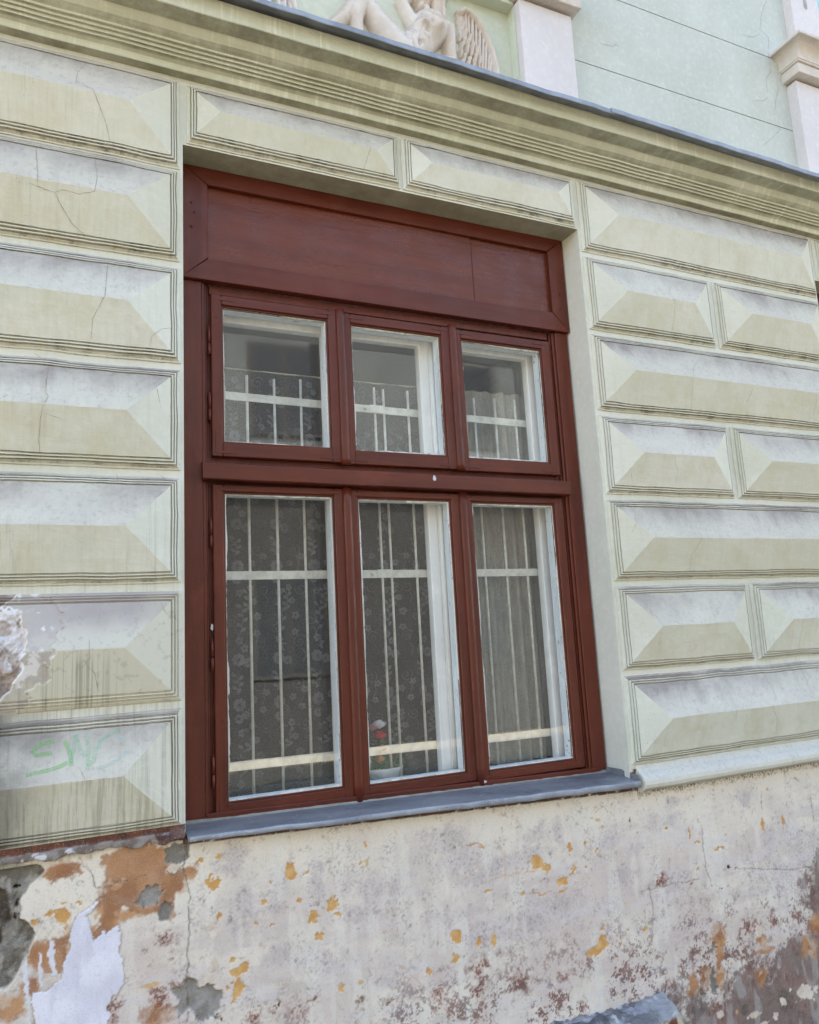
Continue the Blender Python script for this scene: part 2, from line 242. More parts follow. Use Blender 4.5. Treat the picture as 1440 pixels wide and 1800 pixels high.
OC=[(0.674,-0.751,0.014,0.028),(0.729,-0.757,0.01,0.006),(0.75,-0.902,0.019,0.017),(0.819,-0.878,0.018,0.02),(0.836,-0.915,0.011,0.005),(0.589,-0.826,0.01,0.005),(0.707,-0.847,0.011,0.007),(0.556,-0.885,0.005,0.005),(0.506,-1.013,0.024,0.018),(0.495,-1.073,0.017,0.024),(0.475,-1.05,0.007,0.006),(0.77,-0.963,0.014,0.012),(1.28,-1.069,0.024,0.023),(1.374,-1.106,0.009,0.014),(1.437,-1.115,0.01,0.02),(1.275,-1.14,0.01,0.014),(1.167,-1.163,0.012,0.012),(1.386,-0.772,0.033,0.003),(1.413,-0.782,0.007,0.007),(1.428,-0.942,0.014,0.005),(1.569,-0.983,0.009,0.006),(0.842,-1.143,0.009,0.011),(0.947,-0.702,0.005,0.009),(0.931,-0.756,0.004,0.006),(0.907,-0.976,0.009,0.002),(0.611,-0.899,0.005,0.006),(0.608,-0.773,0.004,0.004),(1.807,-0.853,0.014,0.016),(1.65,-0.876,0.034,0.021),(1.686,-0.905,0.02,0.015),(1.82,-0.927,0.016,0.011),(1.797,-0.947,0.014,0.007),(1.752,-0.965,0.028,0.015),(1.659,-0.988,0.048,0.003),(1.757,-0.997,0.021,0.004),(1.876,-0.93,0.008,0.007),(2.456,-0.921,0.016,0.005),(2.559,-0.968,0.017,0.008),(2.59,-0.966,0.018,0.005),(2.442,-1.035,0.009,0.007),(2.853,-0.906,0.008,0.031),(2.981,-0.901,0.005,0.032),(2.415,-0.883,0.005,0.021),(2.293,-0.852,0.009,0.007),(1.92,-1.165,0.008,0.011),(1.921,-1.216,0.021,0.022),(1.878,-1.239,0.035,0.015),(2.014,-1.235,0.006,0.009),(2.131,-1.21,0.008,0.006),(2.161,-1.196,0.007,0.005),(2.046,-1.197,0.005,0.004),(1.88,-0.844,0.007,0.005),(1.933,-0.873,0.006,0.009),(2.7,-0.767,0.005,0.002),(0.384,-0.67,0.011,0.008),(0.434,-0.666,0.011,0.003),(0.42,-0.742,0.02,0.018),(0.411,-0.728,0.006,0.015),(-0.019,-0.765,0.022,0.022),(-0.01,-0.721,0.008,0.004),(0.028,-0.727,0.009,0.005),(-0.046,-0.744,0.016,0.007),(0.514,-1.011,0.018,0.015),(0.491,-1.084,0.014,0.021),(0.48,-0.983,0.006,0.006),(0.438,-0.846,0.008,0.013),(0.463,-1.055,0.005,0.008),(0.585,-0.822,0.011,0.004),(0.558,-0.886,0.005,0.004),(-0.088,-0.763,0.008,0.008)]
ORG=[(3.042,-1.457,0.05,0.041),(2.774,-1.421,0.057,0.01),(2.762,-1.38,0.038,0.015),(2.732,-1.51,0.027,0.028),(2.511,-1.309,0.037,0.042),(2.506,-1.375,0.026,0.048),(3.099,-1.379,0.055,0.035),(2.355,-1.466,0.04,0.043),(2.423,-1.448,0.034,0.032),(2.499,-1.456,0.023,0.048),(0.161,-0.692,0.064,0.04),(0.23,-0.645,0.066,0.044),(0.117,-0.769,0.034,0.045),(0.191,-0.788,0.075,0.015),(0.296,-0.72,0.042,0.047),(0.35,-0.697,0.028,0.024),(0.138,-0.642,0.04,0.028),(-0.028,-0.626,0.044,0.022),(0.073,-0.816,0.022,0.028),(-0.007,-0.844,0.032,0.038),(0.243,-1.09,0.041,0.027),(-0.07,-0.853,0.037,0.032),(-0.143,-0.974,0.04,0.031),(-0.094,-0.933,0.031,0.031),(0.117,-0.802,0.023,0.034)]
PALE=[(2.973,-1.632,0.039,0.028),(3.004,-1.647,0.026,0.02),(2.844,-1.641,0.023,0.018),(2.663,-1.65,0.032,0.013),(2.785,-1.679,0.015,0.016),(3.047,-1.635,0.019,0.012),(2.751,-1.334,0.02,0.022),(2.891,-1.601,0.008,0.008),(2.92,-1.659,0.007,0.004),(3.024,-1.669,0.008,0.005),(2.718,-1.696,0.024,0.007),(2.481,-1.604,0.026,0.014),(0.41,-0.87,0.021,0.017),(0.419,-0.895,0.012,0.017),(0.424,-0.983,0.016,0.017),(0.402,-1.024,0.025,0.018),(0.302,-0.68,0.024,0.016)]
MORT=[(0.225,-0.746,0.036,0.027),(0.284,-0.797,0.02,0.026),(0.314,-0.635,0.033,0.027),(0.39,-1.084,0.054,0.054),(0.348,-1.041,0.042,0.039),(0.325,-1.058,0.02,0.051),(2.481,-1.345,0.015,0.017),(2.464,-1.49,0.021,0.035),(2.467,-1.433,0.011,0.032)]
RUST=[(2.245,-1.034,0.04,0.025),(2.39,-1.08,0.028,0.013),(2.685,-1.308,0.049,0.042),(2.84,-1.312,0.077,0.022),(2.943,-1.331,0.053,0.043),(3.112,-1.245,0.041,0.079),(1.736,-1.293,0.039,0.029),(1.987,-1.323,0.031,0.019),(1.555,-1.276,0.055,0.029),(2.643,-1.403,0.074,0.049),(2.524,-1.528,0.071,0.094),(2.211,-1.442,0.032,0.031),(2.386,-1.497,0.068,0.055),(1.367,-1.202,0.07,0.028),(1.362,-1.265,0.035,0.049),(1.533,-1.274,0.055,0.043),(1.192,-1.234,0.025,0.034),(0.749,-1.152,0.016,0.006),(0.69,-1.18,0.029,0.019),(0.613,-1.156,0.028,0.038),(0.544,-1.159,0.027,0.037),(1.013,-1.228,0.031,0.013),(0.905,-1.197,0.023,0.02),(0.272,-0.872,0.026,0.02),(0.26,-1.022,0.024,0.025),(0.313,-1.011,0.029,0.028),(0.249,-1.052,0.046,0.033),(0.131,-1.047,0.033,0.038)]
LIL=[(1.242,-0.735,0.132,0.051),(1.361,-0.813,0.145,0.051),(1.409,-0.895,0.1,0.037),(1.581,-1.061,0.085,0.081),(0.917,-0.923,0.087,0.041),(0.637,-0.772,0.029,0.046),(0.628,-0.843,0.028,0.039),(0.638,-1.008,0.057,0.032),(0.768,-1.042,0.082,0.039),(0.984,-0.852,0.097,0.062),(0.867,-0.818,0.039,0.047),(1.25,-0.999,0.113,0.028),(1.394,-1.085,0.108,0.043),(0.769,-0.787,0.03,0.074),(0.508,-0.873,0.041,0.038),(0.491,-0.661,0.048,0.04),(0.804,-1.076,0.045,0.026),(1.016,-1.168,0.047,0.02),(0.523,-0.798,0.035,0.039),(1.506,-0.843,0.132,0.045),(1.623,-0.844,0.127,0.046),(1.651,-0.762,0.068,0.039),(1.749,-0.777,0.03,0.047),(1.991,-0.853,0.064,0.048),(2.049,-0.993,0.076,0.04),(1.751,-1.052,0.089,0.06),(1.613,-1.057,0.125,0.081),(2.276,-0.811,0.104,0.058),(2.331,-0.75,0.07,0.025),(2.763,-0.779,0.064,0.045),(2.958,-1.182,0.12,0.121),(3.069,-1.035,0.125,0.081),(2.3,-1.052,0.103,0.049),(2.885,-0.988,0.04,0.062),(0.523,-0.832,0.052,0.071),(0.636,-0.779,0.04,0.055),(0.468,-0.683,0.058,0.043),(0.643,-1.017,0.04,0.024)]
DARKS=[(2.623,-1.051,0.007,0.008),(2.567,-1.131,0.008,0.004),(2.657,-1.062,0.004,0.004),(2.109,-0.791,0.002,0.015),(0.629,-1.144,0.003,0.005),(-0.14,-0.659,0.006,0.005),(0.63,-1.145,0.003,0.004),(-0.137,-0.7,0.004,0.011),(-0.145,-0.736,0.004,0.011)]
WHITE=[(0.08,-0.728),(0.07,-0.754),(0.051,-0.773),(0.059,-0.808),(0.068,-0.843),(0.095,-0.812),(0.109,-0.829),(0.14,-0.815),(0.147,-0.897),(0.152,-0.965),(0.142,-1.006),(0.122,-1.007),(0.109,-1.031),(0.112,-1.064),(0.099,-1.104),(-0.08,-1.061),(-0.084,-0.948),(-0.057,-0.954),(-0.021,-0.927),(0.004,-0.863),(0.01,-0.793),(0.029,-0.764),(0.058,-0.741)]
WHITE2=[[(-0.111,-0.852),(-0.119,-0.885),(-0.109,-0.95),(-0.097,-1.005),(-0.101,-1.056),(-0.09,-1.058),(-0.098,-0.963),(-0.102,-0.899)],[(-0.078,-0.846),(-0.073,-0.937),(-0.065,-0.939),(-0.069,-0.853)],[(-0.047,-0.82),(-0.054,-0.856),(-0.04,-0.913),(-0.022,-0.922),(-0.033,-0.893),(-0.037,-0.816)]]
STONE=[[(-0.215,-0.584),(-0.081,-0.603),(-0.068,-0.625),(-0.091,-0.649),(-0.126,-0.681),(-0.137,-0.733),(-0.108,-0.765),(-0.084,-0.796),(-0.101,-0.841),(-0.135,-0.892),(-0.155,-0.919),(-0.204,-0.919)]]
STONE2=[[(-0.214,-0.633),(-0.162,-0.674),(-0.155,-0.751),(-0.178,-0.81),(-0.208,-0.814)]]
PCR=[[(0.341,-0.609),(0.332,-0.691),(0.35,-0.753),(0.349,-0.823),(0.343,-0.915),(0.343,-0.994),(0.342,-1.129)],[(0.026,-0.601),(0.065,-0.658),(0.071,-0.69),(0.094,-0.697),(0.15,-0.69),(0.219,-0.684)],[(0.272,-0.669),(0.302,-0.698),(0.338,-0.668)],[(0.094,-0.697),(0.097,-0.731)],[(-0.153,-0.643),(-0.141,-0.71),(-0.16,-0.755)],[(2.176,-1.039),(2.185,-1.139),(2.165,-1.249)],[(2.487,-0.876),(2.487,-1.032),(2.511,-1.113)],[(2.865,-0.765),(2.857,-0.847)],[(2.65,-1.063),(3.023,-1.129),(3.163,-1.133)],[(2.128,-1.068),(2.24,-1.067),(2.451,-1.069)],[(3.176,-0.823),(3.181,-0.938)]]
SCR=[[(1.376,-0.912),(1.492,-0.898),(1.634,-0.907)],[(1.393,-0.803),(1.385,-0.847),(1.329,-0.882)],[(1.051,-1.114),(1.113,-1.175),(1.175,-1.237),(1.237,-1.321)],[(1.209,-1.041),(1.205,-1.094)],[(1.18,-0.762),(1.208,-0.722)],[(1.507,-0.821),(1.497,-0.941)],[(1.869,-0.709),(1.948,-0.711),(1.897,-0.745),(1.952,-0.724),(1.917,-0.752),(1.895,-0.712)],[(1.886,-0.744),(1.953,-0.759)],[(1.533,-0.895),(1.686,-0.909)],[(1.823,-0.939),(1.891,-0.978)],[(1.972,-0.694),(1.999,-0.739)],[(1.791,-0.71),(1.81,-0.731)]]
OPOLY=[[(0.092,-0.6),(0.189,-0.592),(0.272,-0.605),(0.278,-0.653),(0.332,-0.673),(0.374,-0.692),(0.368,-0.709),(0.338,-0.716),(0.314,-0.747),(0.301,-0.837),(0.272,-0.82),(0.26,-0.784),(0.196,-0.795),(0.139,-0.762),(0.129,-0.827),(0.074,-0.844),(0.06,-0.819),(0.1,-0.777),(0.094,-0.72),(0.15,-0.69),(0.105,-0.676),(0.087,-0.628)],[(-0.06,-0.61),(0.026,-0.618),(0.038,-0.642),(-0.027,-0.648),(-0.065,-0.636)],[(-0.087,-0.807),(-0.003,-0.807),(0.004,-0.868),(-0.022,-0.916),(-0.059,-0.898),(-0.101,-0.868)]]
# ================================================================= THE SETTING
GZ=-1.95
def sheet(name,x0,x1,y0,y1,z,mt,kind='structure'):
    o=mesh_obj(name,[(x0,y0,z),(x1,y0,z),(x1,y1,z),(x0,y1,z)],[(0,1,2,3)],mt); tag(o,kind=kind); return o
sheet('ground',-80,80,-60,60,GZ-.16,simple('dusty_earth',L4(150,140,120),.95,var=.2,sc=2))
sheet('street',-80,80,-8.2,-2.9,GZ-.15,simple('grey_cobble_street',L4(104,96,78),.9,bn=.004,var=.15,sc=6))
mb=MB(); mb.box(-20,20,-2.9,.3,GZ-.15,GZ,.01); tag(mb.build('pavement',simple('pavement_slabs',L4(116,108,90),.9,bn=.002,var=.12,sc=4)),kind='structure')
mb=MB(); mb.box(-20,20,-10.4,-8.2,GZ-.15,GZ,.01); tag(mb.build('far_pavement',simple('pavement_slabs_far',L4(190,180,158),.9,bn=.002,var=.12,sc=4)),kind='structure')
# ================================================================= THE HOUSE
house=empty('house',(1.237,0,GZ)); tag(house,'pale green stucco house front with diamond-faced blocks around a brown window, peeling plinth below','house')
HI=Matrix.Translation((-1.237,0,-GZ))
def own(o,par=None,label=None):            # parent while keeping world placement
    o.parent=par or house; o.matrix_parent_inverse=Matrix.Identity(4) if par and par is not house else HI
    if label: o['label']=label
    return o
OX0,OX1,OZ0,OZ1=.338,2.135,-.66,1.863; BAY=3.418
# ---- wall sheet with the window openings and reveals
X0,X1=-3.45,5.95
ZT=2.36
mb=MB()
def wq(x0,x1,z0,z1): mb.add([(x0,0,z0),(x1,0,z0),(x1,0,z1),(x0,0,z1)],[(0,1,2,3)])
xs=[X0]
for k in(-1,0,1): xs+=[OX0+k*BAY,OX1+k*BAY]
xs.append(X1)
for i in range(0,len(xs)-1,2): wq(xs[i],xs[i+1],-.60,ZT)
for k in(-1,0,1): wq(OX0+k*BAY,OX1+k*BAY,OZ1,ZT)
wall=own(mb.build('wall',M_ST))
for k in(-1,0,1):
    d=k*BAY; mb=MB()
    xl0,xl1,xr0,xr1=OX0+d,OX0+d+.014,OX1+d,OX1+d-.018; D_=.36
    def strip(pa,pb,n=14):                 # uneven hand-plastered reveal, pa/pb corner pairs
        rows=[]
        for i in range(n+1):
            t=i/n; a=Vector(pa[0]).lerp(pa[1],t); b=Vector(pb[0]).lerp(pb[1],t); mid=a.lerp(b,.36)
            j=jit(a.x*2+a.z,a.z*1.3,.0025,9); mid.x+=j*(1 if abs(pa[0][0]-pa[1][0])<.01 else 0); mid.z+=j*(0 if abs(pa[0][0]-pa[1][0])<.01 else 1)
            rows.append([a[:],mid[:],b[:]])
        mb.rings(rows,0,False,True,False)
    strip([(xl0,0,OZ0),(xl0,0,OZ1)],[(xl1,D_,OZ0),(xl1,D_,OZ1)]); strip([(xr0,0,OZ0),(xr0,0,OZ1)],[(xr1,D_,OZ0),(xr1,D_,OZ1)])
    strip([(xl0,0,OZ1),(xr0,0,OZ1)],[(xl0,D_,OZ1-.004),(xr0,D_,OZ1-.004)])
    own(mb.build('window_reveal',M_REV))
# solid core of the building (keeps the low sun off this front), open behind the windows
mb=MB()
cut=[X0]+[v for k in(-1,0,1) for v in(OX0+k*BAY-.02,OX1+k*BAY+.02)]+[X1]
for i in range(0,len(cut)-1,2): mb.box(cut[i]+.01,cut[i+1]-.01,.075,.5,GZ,2.3,0)
for k in(-1,0,1): mb.box(OX0+k*BAY-.02,OX1+k*BAY+.02,.37,.5,1.55,2.3,0); mb.box(OX0+k*BAY-.02,OX1+k*BAY+.02,.075,.5,GZ,-.69,0)
mb.box(X0+.01,X1-.01,.1,.5,2.31,6.0,0); mb.box(X0+.01,X1-.01,7.6,7.8,GZ,6.0,0); mb.box(X0+.01,X0+.2,.51,7.59,GZ,6.0,0); mb.box(X1-.2,X1-.01,.51,7.59,GZ,6.0,0)
own(mb.build('masonry',simple('brick_core',L4(170,120,95),.9)))
mb=MB(); mb.box(X0-.3,X1+.3,-.35,8.1,6.0,6.2,.01); mb.add([(X0-.3,-.35,6.201),(X1+.3,-.35,6.201),(X1+.3,8.1,6.201),(X0-.3,8.1,6.201),(X0-.3,3.9,8.),(X1+.3,3.9,8.)],[(0,1,5,4),(2,3,4,5),(0,4,3),(1,2,5)])
own(mb.build('roof',simple('roof_tiles',L4(140,70,50),.85,bn=.01,sc=5)))
# ---- rusticated blocks
PR=[(0,0),(.001,.005),(.006,.0065),(.012,.0145),(.0126,.0070),(.0163,.0070),(.017,.0205),(.0213,.0215),(.0219,.0125),(.0257,.0125),(.0263,.0265),(.0303,.0275),(.0309,.0165),(.0354,.0165),(.0362,.028)]
PD=[p[0] for p in PR]+[.181]; PH=[p[1] for p in PR]+[.077]
def prof(d): return float(np.interp(d,PD,PH))
def ribbon(mb,pts,w,hfun,off=.0008,mi=1,taper=1,seed=0,step=.006,rag=.0009):
    rnd=random.Random(seed+int(abs(pts[0][0])*1e4)); P=[]
    for i in range(len(pts)-1):
        a,b=pts[i],pts[i+1]; n=max(1,int(math.hypot(b[0]-a[0],b[1]-a[1])/step))
        for k in range(n): t=k/n; P.append([a[0]+(b[0]-a[0])*t+rnd.uniform(-rag,rag),a[1]+(b[1]-a[1])*t+rnd.uniform(-rag,rag)])
    P.append(list(pts[-1])); v=[];f=[]
    for i,p in enumerate(P):
        q0=P[max(i-1,0)];q1=P[min(i+1,len(P)-1)]; tx,tz=q1[0]-q0[0],q1[1]-q0[1]; l=math.hypot(tx,tz)+1e-9
        ww=w*.5*(rnd.uniform(.45,1.25) if taper!=2 else rnd.uniform(.9,1.05))*(min(1,(i+.6)/4.,(len(P)-i-.4)/4.) if taper==1 else 1)
        for s_ in(-1,1):
            x=p[0]-tz/l*ww*s_; z=p[1]+tx/l*ww*s_; v.append((x,-hfun(x,z)-off,z))
        if i: k=2*i; f.append((k-2,k-1,k+1,k))
    mb.add(v,f,mi)
def block(x0,x1,z0,z1,name='rusticated_block',cracks=(),label=None,seed=0,extra=None):
    mb=MB(); half=min(x1-x0,z1-z0)/2
    dd=list(zip(PD[:-1],PH[:-1])); dend=half; h0=PH[-2]; hr=.028+.049*(half-.0362)/(.181-.0362)
    for t in(.12,.3,.5,.7,.9,1.): dd.append((PD[-2]+(dend-PD[-2])*t, h0+(hr-h0)*t))
    nx=max(4,int((x1-x0)/.022)); nz=14; rings=[]
    for d,h in dd:
        a,b,c,e=x0+d,x1-d,z0+d,z1-d; r=[]
        r+=[(a+(b-a)*i/nx,c) for i in range(nx)]+[(b,c+(e-c)*i/nz) for i in range(nz)]+[(b-(b-a)*i/nx,e) for i in range(nx)]+[(a,e-(e-c)*i/nz) for i in range(nz)]
        amp=.0024 if d<.04 else .0012
        j6=lambda x,z: jit(x*6,z*6,.0009,15)
        rings.append([(x+jit(x+d*3,z,amp,5)+j6(x+d,z),-(h+jit(x,z+d*2,.0009,8)) if h>0 else .001,z+jit(x,z+d*3,amp,6)+j6(z,x+d)) for x,z in r])
    mb.rings(rings,0,True,False,False)
    def hf(x,z):
        d=min(x-x0,x1-x,z-z0,z1-z)
        if d<=0: return 0.
        return prof(d) if half>.18 else (prof(d) if d<.0362 else .028+.049*(d-.0362)/(.181-.0362))
    for c in cracks: ribbon(mb,c,.0014,hf,.0010)
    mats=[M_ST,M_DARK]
    if extra: extra(mb,hf); mats+=M_SPRAY
    return own(mb.build(name,mats),None,label)
def m_spray(name,col,a):
    a*=.42
    q=N(name); p=q.bsdf(col,.8); tr=q.n('BsdfTransparent'); mx=q.n('MixShader'); q.l(q.ramp(q.noise(90,5,.8),.28,.66,a*.35,a),mx.inputs[0]); q.l(tr.outputs[0],mx.inputs[1]); q.l(p,mx.inputs[2]); return q.done(mx.outputs[0])
M_SPRAY=[m_spray('green_spray_paint',L4(118,200,110),.95),m_spray('mint_spray_paint',L4(140,208,170),.7),m_spray('pale_aqua_spray_paint',L4(165,212,212),.55)]
def graffiti(mb,hf):
    mi=[2,2,2,3,3,3,3,4,4]; wd=[.011,.010,.011,.010,.010,.010,.011,.012,.010]
    for k,l in enumerate(GR): ribbon(mb,l,wd[k]*1.15,hf,.0016+.0003*k,mi[k],2,k,.008,.0003)
def zc(k): return -.002+.387*(6-k)
def pier(cx,dz,left):
    for k in range(1,8):
        z=zc(k)+(dz if k>1 else dz*.2); key=('L' if left else 'R')+str(k)
        if k==6 and left: continue
        if k%2: block(cx-.798,cx+.798,z-.181,z+.181,cracks=CR.get(key,()),extra=graffiti if key=='L7' else None,label='lowest left block of diamond stucco with faded green spray letters SWG' if key=='L7' else None)
        else:
            xm=cx-.018 if not left else cx
            block(cx-.798,xm,z-.181,z+.181,cracks=CR.get(key,()) if not left else ())
            block(xm+.025,cx+.798,z-.181,z+.181,cracks=CR.get(key,()) if left else ())
pier(2.946,0.,False); pier(-.4715,.022,True)
for k in(-1,0,1):
    block(.350+k*BAY,1.224+k*BAY,1.870,2.112,cracks=CR['A'] if k==0 else ()); block(1.236+k*BAY,2.122+k*BAY,1.870,2.112)
# ---- damaged block, row six left: modelled as a fine height field
zr=zc(6)+.022; gx=np.concatenate([np.arange(-1.27,-.32,.03),np.arange(-.32,.3285,.0025)]); gz=np.arange(zr-.181,zr+.1815,.0025)
GX,GZZ=np.meshgrid(gx,gz); dmin=np.minimum(np.minimum(GX+1.2705,.3275-GX),np.minimum(GZZ-zr+.181,zr+.181-GZZ)).clip(0)
H=np.interp(dmin,PD,PH); wx=GX+(fbm(GX,GZZ,14,3)-.5)*.09; wz=GZZ+(fbm(GX,GZZ,14,9)-.5)*.09
s0=sst(-.006,.006,-.135-.35*(np.abs(wz-.03)).clip(0,.09)*(wz<.03)+.0*(wx)-wx-.12*sst(.05,.19,wz)*0)   # 1 = broken away
s0=sst(-.004,.004,(-.118-.06*sst(.08,.18,wz))-wx-.09*sst(-.02,-.14,wz)); s1=sst(-.003,.003,(-.03)-wx-.5*np.abs(wz-.085)+(fbm(GX,GZZ,60,335,4,.65)-.5)*.05)
rub=fbm(GX,GZZ,22,31,6,.6); H1=H-.0045*s1*(1-s0)
H2=.004+.034*rub+.012*fbm(GX,GZZ,90,40); H=H1*(1-s0)+np.minimum(H2,H-.002)*s0
H[:, 0]=0; H[0,:]=0; H[-1,:]=0; H[:,-1]=0
grad=np.gradient(np.interp(dmin,PD,PH),axis=0); 
base=lin((206,204,189))*np.ones(GX.shape+(1,)); upm=((GZZ-zr)>0)&(dmin<np.minimum(GX+1.27,.3275-GX)-1e-6)
dust=(upm*(.35+.65*sst(.35,.65,fbm(GX,GZZ,7,61))*sst(.0,.09,GZZ-zr)))[...,None]; colr=base*(1-.75*dust)+lin((186,178,180))*.75*dust; so_=(upm*sst(.03,.12,GZZ-zr+.05*(fbm(GX*2,GZZ,7,62)-.5))*(.4+.6*fbm(GX,GZZ,12,63)))[...,None]*.55; colr=colr*(1-so_)+lin((130,118,120))*so_; pg=(sst(.6,.7,fbm(GX,GZZ,55,64,5,.7))*.3)[...,None]; colr=colr*(1-pg)+lin((150,142,136))*pg
lowm=sst(0,.004,np.minimum(GX+1.27,.3275-GX)-(GZZ-zr+.181))*(GZZ<zr); strk=(sst(.52,.70,.6*fbm(GX*150,GZZ*3,1,77,4)+.4*vn(GX*330,GZZ*2.,79))*lowm*sst(.27,-.0,GX+.1*fbm(GX,GZZ,9,78))*(.25+.75*sst(0,-.06,GZZ-zr))*.6)[...,None]; colr=colr*(1-strk)+lin((128,122,104))*strk
s1c=(s1*(.35+.5*sst(.35,.65,fbm(GX,GZZ,24,333,5,.65))))[...,None]; colr=colr*(1-s1c)+lin((178,170,168))*s1c; w1=(s1*sst(.55,.65,fbm(GX,GZZ,18,334,5,.65)))[...,None]; colr=colr*(1-w1)+lin((222,220,222))*w1
rc=lin((142,130,124))*(1-sst(.35,.65,fbm(GX,GZZ,30,5))[...,None])+lin((182,172,168))*sst(.35,.65,fbm(GX,GZZ,30,5))[...,None]
wht=sst(.55,.62,fbm(GX,GZZ,16,91))[...,None]; rc=rc*(1-wht)+lin((214,212,216))*wht; och=(sst(.6,.66,fbm(GX,GZZ,20,13))*.5)[...,None]; rc=rc*(1-och)+lin((160,134,112))*och
colr=colr*(1-s0[...,None])+rc*s0[...,None]
edge=(s0*(1-s0)*4)[...,None]; colr=colr*(1-edge)+lin((226,222,222))*edge
def gridmesh(GX,Y,GZ,mt,name,col=None,mask=None):
    h,w_=GX.shape; V=np.stack([GX,Y,GZ],-1).reshape(-1,3); i=np.arange(h*w_).reshape(h,w_)
    F=np.stack([i[:-1,:-1],i[:-1,1:],i[1:,1:],i[1:,:-1]],-1).reshape(-1,4)
    if mask is not None:
        mk=mask.reshape(-1); F=F[mk[F].any(1)]; used=np.unique(F); mp=-np.ones(h*w_,int); mp[used]=np.arange(len(used)); V=V[used]; F=mp[F]
        if col is not None: col=col.reshape(-1,3)[used]
    elif col is not None: col=col.reshape(-1,3)
    return mesh_obj(name,V,F,mt,smooth=True,col=col)
o=gridmesh(GX,-H,GZZ,[m_attr('damaged_block_plaster',.88,.0012,False),M_DARK],'rusticated_block',colr); own(o,None,'broken stucco block at the left edge with rough masonry showing')
bm=bmesh.new(); bm.from_mesh(o.data); mb=MB()
def hf6(x,z):
    d=min(x+1.27,.327-x,z-zr+.181,zr+.181-z); return prof(max(d,0))
for c in CR['L6']: ribbon(mb,c,.0014,hf6,.0010,0)
vs=[bm.verts.new(v) for v in mb.v]
for f_ in mb.f: nf=bm.faces.new([vs[i] for i in f_]); nf.material_index=1
bm.to_mesh(o.data); bm.free()
# ---- torus moulding over the plinth (right pier; broken off on the left pier)
def profile_run(name,prf,xa,xb,mt,step=.05,amp=.0012,tilt=0.,seed=1,caps=True,mb=None,smooth=True,label=None):
    n=max(2,int((xb-xa)/step)); rg=[]
    for i in range(n+1):
        x=xa+(xb-xa)*i/n
        rg.append([(x,y+jit(x,z*3+y,amp,seed),z+jit(x+7,z*2,amp,seed+1)+tilt*(x-1.3)) for y,z in prf])
    m_=mb or MB(); m_.rings(rg,0,True,False,caps)
    if mb is None: return own(m_.build(name,mt),None,label)
tor=[(.002,-.573),(-.006,-.575),(-.010,-.588),(-.020,-.600),(-.034,-.608),(-.046,-.618),(-.054,-.632),(-.055,-.648),(-.050,-.662),(-.038,-.673),(-.020,-.679),(.002,-.681)]
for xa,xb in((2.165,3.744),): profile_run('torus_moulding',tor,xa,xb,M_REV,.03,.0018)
# ---- cornice
cor=[(.002,2.134),(-.034,2.136),(-.036,2.139),(-.0375,2.160),(-.041,2.180),(-.050,2.199),(-.064,2.213),(-.066,2.215),(-.0665,2.2215),(-.073,2.222),(-.074,2.231),(-.080,2.232),(-.081,2.2405),(-.0875,2.241),(-.088,2.246),(-.094,2.248),(-.104,2.255),(-.113,2.268),(-.119,2.283),(-.1215,2.2965),(-.124,2.298),
     (-.125,2.3000),(-.150,2.301)]
# heights above are laid out along the sight line; compress to the built profile
def cz(y,z): return z
COR=[(.002,2.134),(-.034,2.136),(-.036,2.139),(-.0375,2.150),(-.041,2.158),(-.050,2.167),(-.062,2.1735),(-.0635,2.1735),(-.059,2.1685),(-.066,2.1680),(-.0675,2.183),(-.0755,2.1845),(-.0765,2.1825),(-.069,2.1770),(-.0775,2.1765),(-.0785,2.193),(-.0865,2.1945),(-.0875,2.1925),(-.080,2.1875),(-.0885,2.1870),(-.0895,2.199),(-.098,2.201),(-.0985,2.198),(-.093,2.196),(-.101,2.197),(-.103,2.204),(-.113,2.210),(-.124,2.219),(-.133,2.231),(-.139,2.243),(-.142,2.247),
     (-.204,2.249),(-.2065,2.252),(-.207,2.285),(-.2085,2.299),(-.2115,2.303),(-.2115,2.3085),(-.2075,2.310),(-.2085,2.318),(.002,2.345)]
profile_run('cornice',COR,X0,X1,M_COR,.045,.0014,-.004)
def tilt(x): return -.014*(x-1.3)
for xa,xb,dy in((X0-.02,2.19,0.),(2.17,X1+.02,.004)):
    n=int((xb-xa)/.06); rg=[]
    for i in range(n+1):
        x=xa+(xb-xa)*i/n; t=tilt(x)+jit(x*1.5,dy*99,.003,33)+dy*1.2; t2=jit(x*2,3,.002,34)
        rg.append([(x,y-dy+t2*(y<-.2),z+t) for y,z in [(.03,2.362),(-.255,2.324),(-.264,2.322),(-.2660,2.300),(-.2640,2.298),(-.2615,2.317),(-.255,2.318),(.03,2.352)]])
    mb=MB(); mb.rings(rg,0,True,False,True); own(mb.build('cornice_flashing',M_FLASH))
# ---- upper storey
mb=MB()
YU=.02
rec=[(-2.739,-1.537),(.679,1.881),(4.097,5.299)]
zr0,zr1=2.33,2.985
